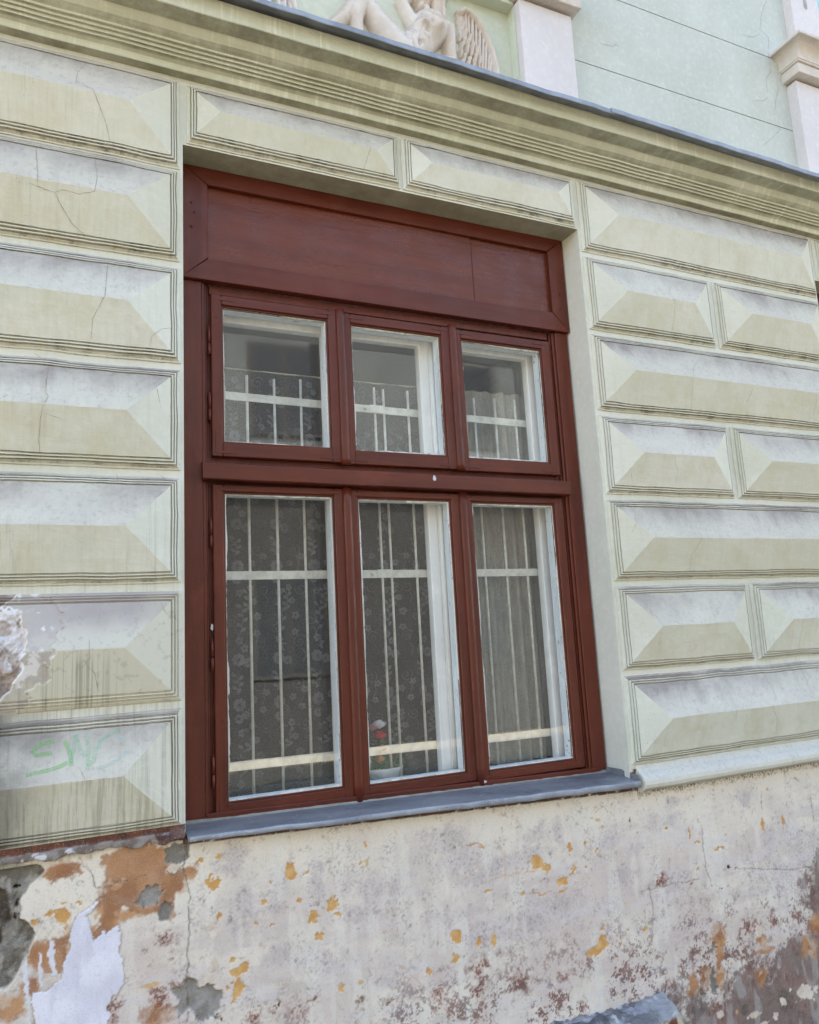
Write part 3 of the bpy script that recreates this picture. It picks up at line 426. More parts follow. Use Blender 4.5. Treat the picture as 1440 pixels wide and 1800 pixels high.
# vertical pieces between recesses + above; incised joints as real slots
zj=[2.30,2.81,2.816,3.262,3.268,3.716,3.722,4.2,6.0]
xa=X0
cols=[]; pos_=X0
for a,b in rec: cols.append((pos_,a)); pos_=b
cols.append((pos_,X1))
for ci,(a,b) in enumerate(cols):
    mb=MB()
    for i in range(len(zj)-1):
        z0,z1=zj[i],zj[i+1]; groove=(z1-z0)<.01; y=YU+.006 if groove else YU
        if b<=X1 and 1: mb.add([(a,y,z0),(b,y,z0),(b,y,z1),(a,y,z1)],[(0,1,2,3)])
        if groove: mb.add([(a,YU,z0),(b,YU,z0),(b,y,z0),(a,y,z0)],[(0,1,2,3)]); mb.add([(a,YU,z1),(b,YU,z1),(b,y,z1),(a,y,z1)],[(3,2,1,0)])
    if ci==2:
        for c in UP: ribbon(mb,c,.0024,lambda x,z:-YU,.0008,1)
    own(mb.build('upper_wall',[M_UP,M_DARK]))
for a,b in rec:
    mb=MB(); y=.06
    mb.add([(a,y,zr0),(b,y,zr0),(b,y,zr1),(a,y,zr1)],[(0,1,2,3)]); mb.add([(b,-.0,zr0),(b,y,zr0),(b,y,zr1),(b,-.0,zr1)],[(3,2,1,0)]); mb.add([(a,0,zr0),(a,y,zr0),(a,y,zr1),(a,0,zr1)],[(0,1,2,3)]); mb.add([(a,0,zr1),(b,0,zr1),(b,y,zr1),(a,y,zr1)],[(0,1,2,3)])
    mb.add([(a,0.0,zr1),(b,0.0,zr1),(b,0.0,3.16),(a,0.0,3.16)],[(0,1,2,3)])
    own(mb.build('relief_panel',m_stucco('relief_panel_limewash',L4(196,200,180),L4(204,206,188),L4(180,176,172),.3,.1,.85,.0006) if 'M_RP' not in globals() else M_RP)); M_RP=C.objects[-1].data.materials[0]
def pilaster(x0,x1,dzp):
    p=MB(); p.box(x0,x1,-.042,.03,2.30,3.10+dzp,.002); base=own(p.build('pilaster',M_WH))
    c=MB(); s=lambda e,y0,za,zb:c.box(x0-e,x1+e,y0,.03,za+dzp,zb+dzp,.003)
    s(.030,-.09,3.113,3.175); s(.040,-.102,3.1752,3.187)
    rg=[]
    for t in range(9):
        u=t/8; e=.042+.05*(1-math.cos(u*math.pi/2))+.0; z=3.1875+dzp+.082*math.sin(u*math.pi/2)*.999; y=-.104-.06*(1-math.cos(u*math.pi/2))
        rg.append([(x0-e,.03,z),(x0-e,y,z),(x1+e,y,z),(x1+e,.03,z)])
    c.rings(rg,0,True,False,True)
    c.box(x0-.108,x1+.108,-.178,.03,3.270+dzp,3.290+dzp,.003); own(c.build('pilaster_capital',m_cap))
    sft=MB(); sft.box(x0+.075,x1+.02,-.035,.03,3.2905+dzp,4.9,.003)
    # flat strip with a rounded foot, a flute's shade painted as a darker tone
    xm=(x0+x1)/2+.05; g=MB(); pts=[(xm-.016,-.0362,4.8),(xm+.016,-.0362,4.8)]+[(xm+.016*math.cos(a),-.0362,3.66+.016*math.sin(a)) for a in [-(math.pi)*i/8 for i in range(9)]]
    own(sft.build('window_surround',M_WH)); g.add(pts,[tuple(range(len(pts)))]); own(g.build('surround_flute',M_FL))
m_cap=m_stucco('weathered_capital_stone',L4(196,184,172),L4(214,204,196),L4(236,234,236),.8,.3,.85,.002); M_FL=simple('flute_shadow_paint',L4(176,166,160),.9)
for a,b in((.375,.677),(1.883,2.185),(3.793,4.095),(-1.535,-1.233)): pilaster(a,b,-.115 if a==1.883 else 0.)
# upper windows between the surrounds
for k in(0,1):
    a,b=.70+k*BAY,1.86+k*BAY; a,b=(a-.0,b)
    f=MB(); f.box(a,a+.06,.03,.1,3.165,4.9,.003); f.box(b-.06,b,.03,.1,3.165,4.9,.003); f.box(a+.06,b-.06,.03,.1,3.165,3.23,.003); fr=own(f.build('upper_window',M_WW))
    g=MB(); g.box(a+.062,b-.062,.07,.074,3.232,4.9,0); own(g.build('upper_pane',M_GL),fr)
    g=MB(); g.box(a+.062,b-.062,.085,.095,3.232,4.9,0); own(g.build('sky_reflection_sheet',simple('painted_sky_blue',L4(70,205,255),.7,var=.03)),fr)  # painted blue sheet standing in for sky mirrored in the upper pane
# ---- relief: reclining winged figure (height field modelled in stucco)
def relief(name,prims,x0,x1,z0,z1,mt,base=.06,k=.005,detail=None,res=.003,label=None,par=None):
    X,Zr=np.meshgrid(np.arange(x0,x1,res),np.arange(z0,z1,res)); Hh=np.zeros(X.shape)
    for p in prims:
        (ax,az,ar),(bx,bz,br),amp=p[0],p[1],p[2]
        ex,ez=bx-ax,bz-az; t=np.clip(((X-ax)*ex+(Zr-az)*ez)/(ex*ex+ez*ez+1e-9),0,1); r=ar+(br-ar)*t; d=np.hypot(X-ax-ex*t,Zr-az-ez*t)
        h=np.sqrt(np.clip(1-(d/r)**2,0,1))*r*amp
        a_=np.maximum(Hh,h); dlt=np.abs(Hh-h); Hh=a_+np.where((Hh>0)&(h>0),np.clip(k-dlt,0,None)**2/(4*k),0)
    if detail is not None: Hh=detail(X,Zr,Hh)
    mask=Hh>.0015
    Hs=Hh*1.25+(fbm(X,Zr,60,12)-.5)*.0014
    return own(gridmesh(X,base-Hs,Zr,mt,name,mask=mask),par,label)
M_REL=m_stucco('relief_white_stucco',L4(202,188,174),L4(222,214,208),L4(170,150,134),.6,.1,.75,.0006)
def tors(X,Zr,H):
    def dent(cx,cz_,r,a): return a*np.exp(-((X-cx)**2+(Zr-cz_)**2)/(r*r))
    H=H-(H>.01)*(dent(1.395,2.69,.016,.016)+dent(1.43,2.655,.03,.008)+dent(1.355,2.612,.012,.012)+dent(1.43,2.775,.014,.012))
    H=H+(H>.01)*(dent(1.372,2.715,.024,.018)+dent(1.462,2.715,.026,.020)+dent(1.375,2.655,.012,.006)+dent(1.405,2.65,.012,.006)+dent(1.37,2.625,.012,.006)-.0*X-dent(1.418,2.72,.012,.007)+dent(1.455,2.785,.01,.006))
    H=H-(H>.01)*.006*np.exp(-(sdline(X,Zr,[(1.375,2.70),(1.352,2.62),(1.35,2.59)])/.006)**2)-(H>.01)*.008*np.exp(-(sdline(X,Zr,[(1.285,2.665),(1.315,2.62),(1.32,2.56)])/.006)**2)
    return H
body=[((1.435,2.745,.088),(1.365,2.64,.072),.85),((1.365,2.64,.072),(1.285,2.575,.085),.85),((1.36,2.755,.04),(1.515,2.765,.045),1.1),
 ((1.35,2.745,.034),(1.30,2.84,.03),1.2),((1.30,2.84,.03),(1.40,2.93,.024),1.2),((1.53,2.76,.034),(1.535,2.60,.028),1.5),((1.535,2.598,.027),(1.40,2.575,.019),1.7),((1.40,2.577,.018),(1.375,2.584,.011),1.8),
 ((1.43,2.80,.03),(1.415,2.85,.028),1.3),((1.405,2.885,.052),(1.415,2.92,.058),1.1),((1.393,2.835,.016),(1.392,2.84,.016),2.6),((1.372,2.868,.010),(1.368,2.862,.010),4.2),
 ((1.275,2.57,.078),(1.155,2.73,.05),1.0),((1.155,2.73,.05),(1.12,2.80,.042),1.0),((1.115,2.80,.042),(1.075,2.68,.034),1.3),((1.075,2.68,.034),(1.09,2.52,.026),1.3),
 ((1.10,2.79,.04),(1.02,2.67,.036),.9),((1.02,2.67,.036),(.93,2.585,.026),.9),((.93,2.585,.024),(.87,2.56,.018),.9)]
fig=relief('relief_figure',body,.84,1.62,2.36,2.98,M_REL,detail=tors,label='reclining nude stucco figure with raised arm')
hair=[((1.46,2.88,.03),(1.475,2.80,.018),1.9),((1.485,2.91,.036),(1.50,2.82,.02),1.6),((1.44,2.95,.03),(1.50,2.93,.04),1.7),((1.35,2.93,.02),(1.345,2.87,.014),1.6),((1.505,2.85,.02),(1.49,2.79,.012),1.8)]
relief('relief_hair',hair,1.30,1.58,2.74,2.98,M_REL,base=.055,par=fig)
lead=[(1.60,2.885),(1.625,2.905),(1.66,2.90),(1.70,2.865),(1.735,2.805),(1.762,2.735),(1.778,2.66),(1.785,2.58),(1.786,2.50)]
wp=[]
for (ax,az),(bx_,bz_) in zip(lead[:-1],lead[1:]): wp.append(((ax,az,.017),(bx_,bz_,.015),1.9))
rw=random.Random(8)
for i in range(15):
    t=i/14*7.0; k=int(min(t,7)); u=t-k; ax=lead[k][0]+(lead[k+1][0]-lead[k][0])*u-.008; az=lead[k][1]+(lead[k+1][1]-lead[k][1])*u-.012
    L_=.10+.11*(1-abs(i-8)/9); a=-1.62-.03*(i-5)*.6; wp.append(((ax,az,.0085),(ax+math.cos(a)*L_,max(2.47,az+math.sin(a)*L_),.0065),1.7+.25*(i%2)))
for r_ in range(6):
    for c_ in range(6-r_//2):
        x=1.595+c_*.024+(r_%2)*.012+rw.uniform(-.003,.003); z=2.85-r_*.042-c_*.010+rw.uniform(-.004,.004)
        if x<1.60+ (2.9-z)*.55: wp.append(((x,z,.0125),(x-.003,z-.026,.0085),1.5+rw.uniform(0,.5)))
for i in range(5): wp.append(((1.595+.022*i,2.63-.012*i,.0085),(1.615+.024*i,2.535-.010*i,.005),2.2))
relief('relief_wing',wp,1.55,1.82,2.44,2.94,M_REL,k=.002,res=.0024,label='feathered stucco wing behind the figure',par=fig)
foot=[((.805,2.628,.020),(.79,2.66,.024),1.2)]+[((.80+.013*i,2.622-.006*(i%2),.010),(.798+.013*i,2.598+.004*i,.008),1.6) for i in range(5)]
relief('relief_paw',foot,.75,.90,2.56,2.72,M_REL,label='small clawed stucco foot at the left of the relief')
drp=[((.725,2.70,.014),(.728,2.52,.016),2.),((.752,2.72,.012),(.757,2.55,.014),2.2),((.778,2.68,.011),(.785,2.53,.012),2.),((.742,2.64,.010),(.765,2.57,.010),2.4)]
relief('relief_drapery',drp,.69,.82,2.45,2.75,M_REL)
# ================================================================= THE WINDOW
def frame_rect(mb,x0,x1,z0,z1,w,y0,y1,b=.0025,wt=None,wb=None,mi=0,mir=0):
    wt=wt or w; wb=wb or w
    mb.box(x0,x0+w,y0,y1,z0,z1,b,mi); mb.box(x1-w,x1,y0,y1,z0,z1,b,mi)
    mb.box(x0+w-.0005,x1-w+.0005,y0+.0006,y1-.0006,z1-wt,z1-.0004,b,mir); mb.box(x0+w-.0005,x1-w+.0005,y0+.0006,y1-.0006,z0+.0004,z0+wb,b,mir)
def putty(mb,x0,x1,z0,z1,y,seed):
    rnd=random.Random(seed)
    def side(p,q,nx,nz):
        L_=math.hypot(q[0]-p[0],q[1]-p[1]); n=int(L_/.006); w_=.003; v=[];f=[]
        for i in range(n+1):
            t=i/n; w_=min(.0085,max(.0008,w_+rnd.uniform(-.0012,.0012))); 
            if rnd.random()<.02: w_=rnd.uniform(.003,.009)
            x=p[0]+(q[0]-p[0])*t; z=p[1]+(q[1]-p[1])*t
            v+=[(x-nx*.003,y-.0035,z-nz*.003),(x+nx*w_,y-.0005-rnd.uniform(0,.0008),z+nz*w_)]
            if i: k=2*i; f.append((k-2,k-1,k+1,k))
        mb.add(v,f)
    side((x0,z0),(x0,z1),1,0); side((x1,z0),(x1,z1),-1,0); side((x0,z1),(x1,z1),0,-1); side((x0,z0),(x1,z0),0,1)
def dz(x): return -.022*(x-.36)         # the sill and the lowest rails sag a little to the right
win=MB()
# box frame: stiles stepped inwards, head, bottom rail
for s_,xa in((1,.352),(-1,2.118)):
    def bx(a,b,y0,y1,z0=-.60,z1=1.392,be=.002): 
        x0,x1=sorted((xa+s_*a,xa+s_*b)); win.box(x0,x1,y0,y1,z0,z1,be)
    bx(0,.070,.130,.20); bx(.0703,.083,.138,.20); bx(.0833,.092,.149,.20); bx(.0923,.101,.160,.20)
win.box(.446,.470,.163,.20,-.60,1.392,.001); win.box(2.006,2.024,.163,.20,-.60,1.392,.001)
win.box(.453,2.017,.150,.20,1.356,1.3915,.002); win.box(.453,2.017,.168,.20,.57,.72,.002)
n=12
for i in range(n):                      # sagging bottom rail with a lit upper ledge
    pass
def sag_bar(mb,x0,x1,y0,y1,z0,z1,mi=0,n=16):
    rg=[]
    for i in range(n+1):
        x=x0+(x1-x0)*i/n; d=dz(x); rg.append([(x,y0,z0+d),(x,y0,z1-.003+d),(x,y0+.003,z1+d),(x,y1,z1+.002+d),(x,y1,z0+d)])
    mb.rings(rg,mi,True,False,True)
sag_bar(win,.424,2.086,.128,.20,-.590,-.552,1)
win_o=own(win.build('window',[M_RW,M_RWX]),None,'brown double casement window of six panes with panelled head')
def sub(mb_,name,mt,label=None): return own(mb_.build(name,mt),win_o,label)
# head panel with mitred border
p=MB(); px0,px1,pz0,pz1=.346,2.124,1.393,1.866; ix0,ix1,iz0,iz1=.446,2.034,1.484,1.792
def quadbar(mb,a,b,c,d,y0,y1,gap=.0008):
    cx=sum(q[0] for q in(a,b,c,d))/4; cz_=sum(q[1] for q in(a,b,c,d))/4
    pts=[(x+(gap if x<cx else -gap),z+(gap if z<cz_ else -gap)) for x,z in(a,b,c,d)]
    e=.003
    v=[(x,y1,z) for x,z in pts]+[(x,y0+e,z) for x,z in pts]+[(x+(cx-x)*.0+(e if x<cx else -e)*(.35),y0,z+(e if z<cz_ else -e)*.6) for x,z in pts]
    f=[(0,1,5,4),(1,2,6,5),(2,3,7,6),(3,0,4,7),(4,5,9,8),(5,6,10,9),(6,7,11,10),(7,4,8,11),(8,9,10,11),(3,2,1,0)]
    mb.add(v,f)
quadbar(p,(px0,pz0),(ix0,iz0),(ix0,iz1),(px0,pz1),.112,.15); sub(p,'panel_border',M_RW); p=MB(); quadbar(p,(px1,pz0),(ix1,iz0),(ix1,iz1),(px1,pz1),.112,.15)
sub(p,'panel_border',M_RW)
p=MB(); quadbar(p,(px0,pz1),(ix0,iz1),(ix1,iz1),(px1,pz1),.1125,.15); sub(p,'panel_border',M_RWX); p=MB(); quadbar(p,(px0,pz0),(ix0,iz0),(ix1,iz0),(px1,pz0),.1125,.15); sub(p,'panel_border',M_RWX)
for a,b in((ix0-.006,1.6225),(1.6268,ix1+.006)):
    q=MB(); rows=[]; nxx=int((b-a)/.03); 
    for j in range(9):
        z=iz0-.006+(iz1-iz0+.012)*j/8; rows.append([(a+(b-a)*i/nxx,.131+.0035*(float(vn(np.array([(a+(b-a)*i/nxx)*3.]),np.array([z*5]),50)[0])-.5)*2-(.003*(i/nxx if a<1 else 0)),z) for i in range(nxx+1)])
    q.rings(rows,0,False,True,False); q.box(a,b,.139,.15,iz0-.006,iz1+.006,0); sub(q,'head_panel',M_PAN)
for x,z,a in((.392,1.662,1.0),(.388,1.60,2.4),(2.075,1.50,.8),(2.08,1.58,.5),(.385,1.70,2.)):
    nl=MB(); nl.tube([(x,.108,z),(x+.010*math.cos(a),.1085,z+.010*math.sin(a))],.0022,6); sub(nl,'nail',M_RW)
# transom rail with a sloping lit top
t=MB(); rg=[]
for i in range(14):
    x=.417+(2.040-.417)*i/13; j=jit(x*3,0,.0012,71); d=-.006*(x-.4)
    rg.append([(x,.20,.612+d),(x,.103,.612+d+j),(x,.0985,.616+d+j),(x,.0985,.668+d+j),(x,.102,.674+d+j),(x,.150,.688+d),(x,.20,.690+d)])
t.rings(rg,0,True,False,True); sub(t,'transom_rail',M_RWX)
c=MB()
def chipm(mb,x,y,z,a,b,seed):
    r=random.Random(seed); pts=[(x+a*math.cos(q)*r.uniform(.6,1.1),y,z+b*math.sin(q)*r.uniform(.7,1.1)) for q in [2*math.pi*i/9 for i in range(9)]]; mb.add(pts,[tuple(range(9))])
M_CHIP=simple('bare_white_primer',L4(214,210,214),.8)
for k_,a_ in enumerate(((1.353,.0975,.652,.008,.014),(.452,.1465,.078,.006,.013),(1.508,.125,-.578,.013,.006))): c=MB(); chipm(c,*a_,k_); sub(c,'paint_chip',M_CHIP)
# sashes
sx=[(.4575,.972),(.986,1.496),(1.508,2.017)]; gxs=[(.503,.922),(1.030,1.440),(1.550,1.966)]
for row,(z0,z1,g0,g1) in enumerate(((.708,1.352,.768,1.306),(-.566,.602,-.526,.569))):
    for k in range(3):
        a,b=sx[k]; ga,gb=gxs[k]; s_=MB(); d=dz(a)*.6 if row else -.004*k; g0_=g0+ (d if row else d)
        g1_=g1+(-.004*k); zz0=z0+(d-.006*0); zz1=z1-.004*k
        y0=.136 if row==0 else .139
        ga_,gb_=ga-.006,gb+.006
        s_.box(a,ga_,y0,.172,zz0,zz1,.003,0); s_.box(gb_,b,y0,.172,zz0,zz1,.003,0)
        s_.box(ga_-.0005,gb_+.0005,y0+.0006,.1715,g1_+.006,zz1-.0004,.003,1); s_.box(ga_-.0005,gb_+.0005,y0+.0006,.1715,zz0+.0004,g0_-.006,.003,1)
        # inner rebate bead
        frame_rect(s_,ga_-.001,gb_+.001,g0_-.007,g1_+.007,.008,y0+.008,.168,.0015,mir=1)
        # corner irons under the paint
        for cx_,sg in((a+.018,1),(b-.018,-1)):
            for cz_,sv in((zz0+.017,1),(zz1-.017,-1)):
                x2=cx_+sg*.07; z2=cz_+sv*.075
                s_.box(min(cx_,x2)-.006,max(cx_,x2)+.006,y0-.0012,y0+.002,cz_-.006,cz_+.006,.001,1); s_.box(cx_-.006,cx_+.006,y0-.0013,y0+.002,min(cz_,z2)-.006,max(cz_,z2)+.006,.001,0)
        so_=sub(s_,'sash',[M_RW,M_RWX])
        g=MB(); g.add([(ga-.008,.157,g0_-.008),(gb+.008,.157,g0_-.008),(gb+.008,.157,g1_+.008),(ga-.008,.157,g1_+.008)],[(0,1,2,3)]); sub(g,'window_pane',M_GL)
        u=MB(); putty(u,ga_+.007,gb_-.007,g0_+.001,g1_-.001,.1545,k+row*3); sub(u,'putty_bead',M_PUT)
        l_=MB(); frame_rect(l_,ga-.005,gb+.005,g0_-.005,g1_+.005,.009,.1625,.205,.001); sub(l_,'sash_lining',M_LIN)
# half-round cover strips
for x in(.981,1.5025):
    for z0,z1,y in((.700,1.358,.128),(-.580,.606,.131)):
        a=MB(); w_=.0195; rg=[]; n=22
        for i in range(n+1):
            z=z0+(z1-z0)*i/n + (dz(x)*.5 if z0<0 and i==0 else 0); xx=x+(-.004 if z0<0 else .004)*0+jit(z*2,x,.0008,4)
            rg.append([(xx+w_*math.cos(q),y+.008-.0165*math.sin(q)*(.9 if abs(math.cos(q))<.99 else 1),z) for q in [math.pi*j/10 for j in range(11)]]+[(xx-w_,.16,z),(xx+w_,.16,z)])
        a.rings(rg,0,True,True,True); sub(a,'cover_strip',M_RW)
# hinges
for z in(1.16,.90,.42,-.02,-.42):
    h=MB(); h.tube([(.4505,.1405,z-.055),(.4505,.1405,z-.01)],.0058,8); h.tube([(.4505,.1405,z-.006),(.4505,.1405,z+.05)],.0052,8); h.tube([(.4505,.1405,z+.05),(.4505,.1405,z+.058)],.003,6); sub(h,'hinge',M_RW)
# sheet-metal sill
q=N('scuffed_lit_sill_edge'); c_=q.mix(q.ramp(q.noise(4,6,.7),.35,.7),L4(158,163,174),L4(118,123,134)); c_=q.mix(q.ramp(q.noise(1.,6,.8,q.pos((26,40,40))),.60,.66),c_,L4(226,228,230)); c_=q.mix(q.ramp(q.noise(38,5,.8),.62,.7),c_,L4(92,84,80))  # lip painted lighter for the sky it catches, with real flakes and scuffs
M_LIP=q.done(q.bsdf(c_,.45,q.bump(q.noise(60,5,.7),.0008,.7),.5,.2))
s_=MB(); rg=[]; n=40
for i in range(n+1):
    x=.340+(2.148-.340)*i/n; d=-.0355*(x-.34); j=jit(x*2,1,.0022,41); j2=jit(x*4,3,.0016,42); back=.128+0.*x
    q=x-.34; bk=-.573-.0205*q; ft=-.579-.0275*q+j; lb=-.594-.033*q+j
    rg.append([(x,.135,bk+.012),(x,.1305,bk+.002),(x,.128,bk-.002),(x,.04,(bk+ft)/2+.0005+j2),(x,-.040+j2,ft+.001),(x,-.0455+j2,ft-.002),(x,-.047+j2,lb),(x,-.0435+j2,lb-.0005),(x,-.041+j2,ft-.005),(x,.04,(bk+ft)/2-.006),(x,.135,bk-.02)])
s_.rings(rg,0,True,False,True)
# upstand on the right
s_.add([(2.113,.126,-.612),(2.115,.126,-.590),(2.149,-.042,-.632),(2.149,-.042,-.624),(2.146,-.030,-.606),(2.132,.05,-.592)],[(0,2,3,4,5,1)])
own(s_.build('window_sill',M_SILL),None,'blue grey sheet metal sill with flaked front lip')
lp_=MB(); rg=[]
for i in range(n+1):
    x=.345+(2.147-.345)*i/n; q=x-.34; j=jit(x*2,1,.0022,41); j2=jit(x*4,3,.0016,42); ft=-.579-.0275*q+j; lb=-.594-.033*q+j; hm=(ft-lb)/2; cz_=(ft+lb)/2
    rg.append([(x,-.0465+j2-.004*math.cos(a),cz_+(hm+.0003)*math.sin(a)) for a in [-math.pi/2+math.pi*k/8 for k in range(9)]])
lp_.rings(rg,0,True,True,True); own(lp_.build('sill_lip',M_LIP),bpy.data.objects['window_sill'])
sm=MB(); rnd=random.Random(4)                                                      # mortar along the sill back and ends
rg=[]
for i in range(60):
    x=.352+(2.112-.352)*i/59; d=-.022*(x-.35); a=.002+.003*rnd.random(); rg.append([(x,.129,-.566+d),(x,.129-a,-.573+d+rnd.uniform(-.001,.001)),(x,.122-a,-.577+d),(x,.130,-.59+d)])
sm.rings(rg,0,True,False,True); own(sm.build('sill_mortar',simple('grey_sill_mortar',L4(150,146,138),.9)))
# ---- inner casement
M_INW=M_WW
iw=MB(); Y0,Y1=.240,.285
for a,b in((.372,.479),(1.950,2.085)): iw.box(a,b,Y0,Y1,-.60,1.40,.003)
for a in(.934,1.383):
    iw.box(a,a+.044,Y0,Y1,-.60,1.36,.003); iw.box(a+.045,a+.073,Y0-.004,Y1,-.60,1.36,.003); iw.box(a+.074,a+.117,Y0,Y1,-.60,1.36,.003)
    rg=[[(a+.059+.013*math.cos(q),Y0-.004-.013*math.sin(q),z) for q in [math.pi*j/8 for j in range(9)]] for z in(-.58,.65,1.33)]; iw.rings(rg,0,True,True,True)
iw.box(.479,1.95,Y0+.001,Y1-.001,1.289,1.40,.003); iw.box(.479,1.95,Y0-.012,Y1-.002,1.322,1.334,.003); iw.box(.479,1.95,Y0+.001,Y1-.001,.64,.758,.003); iw.box(.479,1.95,Y0+.001,Y1-.001,-.61,-.562,.003)
sub(iw,'inner_casement',M_WW)
g=MB(); g.add([(.472,.262,-.59),(1.957,.262,-.59),(1.957,.262,1.30),(.472,.262,1.30)],[(0,1,2,3)]); sub(g,'inner_pane',M_GL)
bxl=MB(); bxl.box(2.085,2.10,.175,.30,-.62,1.44,.001); bxl.box(.357,.372,.175,.31,-.62,1.44,.001); bxl.box(.372,2.085,.175,.31,1.42,1.44,.001)
sub(bxl,'box_lining',M_LIN)
bb=MB(); bb.box(.372,2.085,.205,.239,-.63,-.590,.001); bb.box(.372,2.085,.2855,.62,-.62,-.572,.003); sub(bb,'inner_sill_board',M_LIN)
# ---- cream grille: three flat bars, round uprights, two bolted halves
YB=.300
gr=MB(); gr.box(.40,2.09,YB-.004,YB+.004,-.60,-.60+.001,0)
for z,d in((.997,-.02),(.276,-.004),(-.438,-.014)):
    rg=[]
    for i in range(9):
        x=.40+1.69*i/8; zz=z+d*(i/8-.4); rg.append([(x,YB-.003,zz-.0165),(x,YB-.003,zz+.0165),(x,YB+.003,zz+.0165),(x,YB+.003,zz-.0165)])
    gr.rings(rg,0,True,False,True)
    for x in(1.137,): gr.tube([(x,YB-.004,z+d*.05),(x,YB-.008,z+d*.05)],.0085,10); gr.tube([(x,YB-.008,z+d*.05),(x,YB-.011,z+d*.05)],.004,8)
    gr.box(1.157,1.222,YB-.006,YB-.0035,z-.017,z+.018,.001)
own(gr.build('window_grille',M_BAR),win_o)
for x in(.513,.626,.739,.852,.968,1.078,1.185,1.228,1.346,1.461,1.571,1.685,1.797,1.908):
    v=MB(); v.tube([(x,YB+.0065,-.598),(x,YB+.0065,.3),(x+.001,YB+.0065,1.100+.006*math.sin(x*40))],.0058,8); own(v.build('grille_upright',M_BAR),win_o)
# copy of the window in the next bay (its edge shows at the right border)
def copy_part(o,dx,par):
    c=o.copy(); C.objects.link(c); c.parent=par; c.matrix_parent_inverse=HI.copy(); c.location=(o.location.x+(dx if par is house else 0),o.location.y,o.location.z); 
    return c
for dx in(BAY,-BAY):
    c=win_o.copy(); C.objects.link(c); c.parent=house; c.matrix_parent_inverse=HI.copy(); c.location=(dx,0,0); c['label']='neighbouring brown window at the right border' if dx>0 else 'brown window beyond the left pier'
    for ch in [q for q in C.objects if q.parent is win_o and q.name.split('.')[0] not in('paint_chip','nail')]:
        k=ch.copy(); C.objects.link(k); k.parent=c; k.matrix_parent_inverse=Matrix.Identity(4)
    s2=bpy.data.objects['window_sill'].copy(); C.objects.link(s2); s2.parent=house; s2.matrix_parent_inverse=HI.copy(); s2.location=(dx,0,0); s2['label']='metal sill of a neighbouring window'
# ---- rooms behind the windows
M_ROOM=simple('dim_room_wall',L4(150,150,142),.9,var=.06,sc=3); M_CEIL=simple('white_ceiling',L4(190,190,184),.9,var=.03)
rm=MB(); rx0,rx1,ry0,ry1,rz0,rz1=-.35,2.85,.50,4.2,-1.3,2.0
for q in ([(rx0,ry0,rz0),(rx0,ry1,rz0),(rx0,ry1,rz1),(rx0,ry0,rz1)],[(rx1,ry0,rz0),(rx1,ry1,rz0),(rx1,ry1,rz1),(rx1,ry0,rz1)],[(rx0,ry1,rz0),(rx1,ry1,rz0),(rx1,ry1,rz1),(rx0,ry1,rz1)]): rm.add(q,[(0,1,2,3)])
rm.box(rx0,rx1,ry1-.09,ry1-.001,rz1-.16,rz1-.06,.01,1); rm.box(rx1-.09,rx1-.001,ry0,ry1-.1,rz1-.16,rz1-.06,.01,1)
rm.add([(rx0,ry0,rz1),(rx1,ry0,rz1),(rx1,ry1,rz1),(rx0,ry1,rz1)],[(0,1,2,3)],1); rm.add([(rx0,ry0,rz0),(rx1,ry0,rz0),(rx1,ry1,rz0),(rx0,ry1,rz0)],[(0,1,2,3)],2)
rm.box(.355,.372,.352,.50,-.62,1.44,0,1); rm.box(2.085,2.10,.352,.50,-.62,1.44,0,1); rm.box(.35,2.11,.352,.50,1.45,1.56,0,1)
own(rm.build('room_interior',[M_ROOM,M_CEIL,simple('brown_floorboards',L4(90,60,40),.5)]))
for dx in(BAY,-BAY):
    d=MB(); d.box(.30+dx,2.17+dx,.52,.54,-.9,1.9,0); own(d.build('drawn_blind',simple('dark_blind',L4(60,60,58),.9)))
# ================================================================= CURTAINS
def drape(x0,x1,z0,z1,y,amp,per,seed,slack=.0):
    xs_=np.arange(x0,x1+.001,.006); zs=np.linspace(z0,z1,22); V=[]
    for z in zs:
        ph=(fbm(xs_*1.,np.full(xs_.shape,z*.25),2.2,seed,2)-.5)*5
        f=np.sin(xs_/per*2*np.pi+ph*1.6); yy=y+amp*f*(.65+.35*(z1-z)/(z1-z0))+amp*.4*np.sin(xs_/per*4.7+2+ph)
        V.append(np.stack([xs_,yy,np.full(xs_.shape,z)],-1))
    return np.array(V)
def cloth(name,x0,x1,z0,z1,y,amp,per,seed,mt,par=None):
    V=drape(x0,x1,z0,z1,y,amp,per,seed); h,w_,_=V.shape
    o=gridmesh(V[...,0],V[...,1],V[...,2],mt,name); return o,V
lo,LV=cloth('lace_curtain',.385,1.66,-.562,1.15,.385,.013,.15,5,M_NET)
tag(lo,'sheer net curtain with woven flowers and scrolls hanging behind the left and middle panes','curtain')
xs_l=LV[0,:,0]; zs_l=LV[:,0,2]
def ly(x,z):
    i=int(np.clip((z-zs_l[0])/(zs_l[1]-zs_l[0]),0,len(zs_l)-1)); return float(np.interp(x,xs_l,LV[i,:,1]))
lc=MB(); rnd=random.Random(11)
def lp(x,z,o=.0012): return (x,ly(x,z)-o,z)
def petal(x,z,a,l,w_,o=.0012):
    ca,sa=math.cos(a),math.sin(a); pts=[]
    for t,s in((0,0),(.35,.8),(.7,1.),(.95,.55),(1.02,0),(.95,-.55),(.7,-1.),(.35,-.8)): u=t*l; v=s*w_; pts.append(lp(x+u*ca-v*sa,z+u*sa+v*ca,o))
    lc.add(pts,[tuple(range(8))])
def flower(x,z,r,n=5):
    a0=rnd.uniform(0,6.28)
    for k in range(n): petal(x+.12*r*math.cos(a0+k*6.283/n),z+.12*r*math.sin(a0+k*6.283/n),a0+k*6.283/n,r*.86,r*.40)
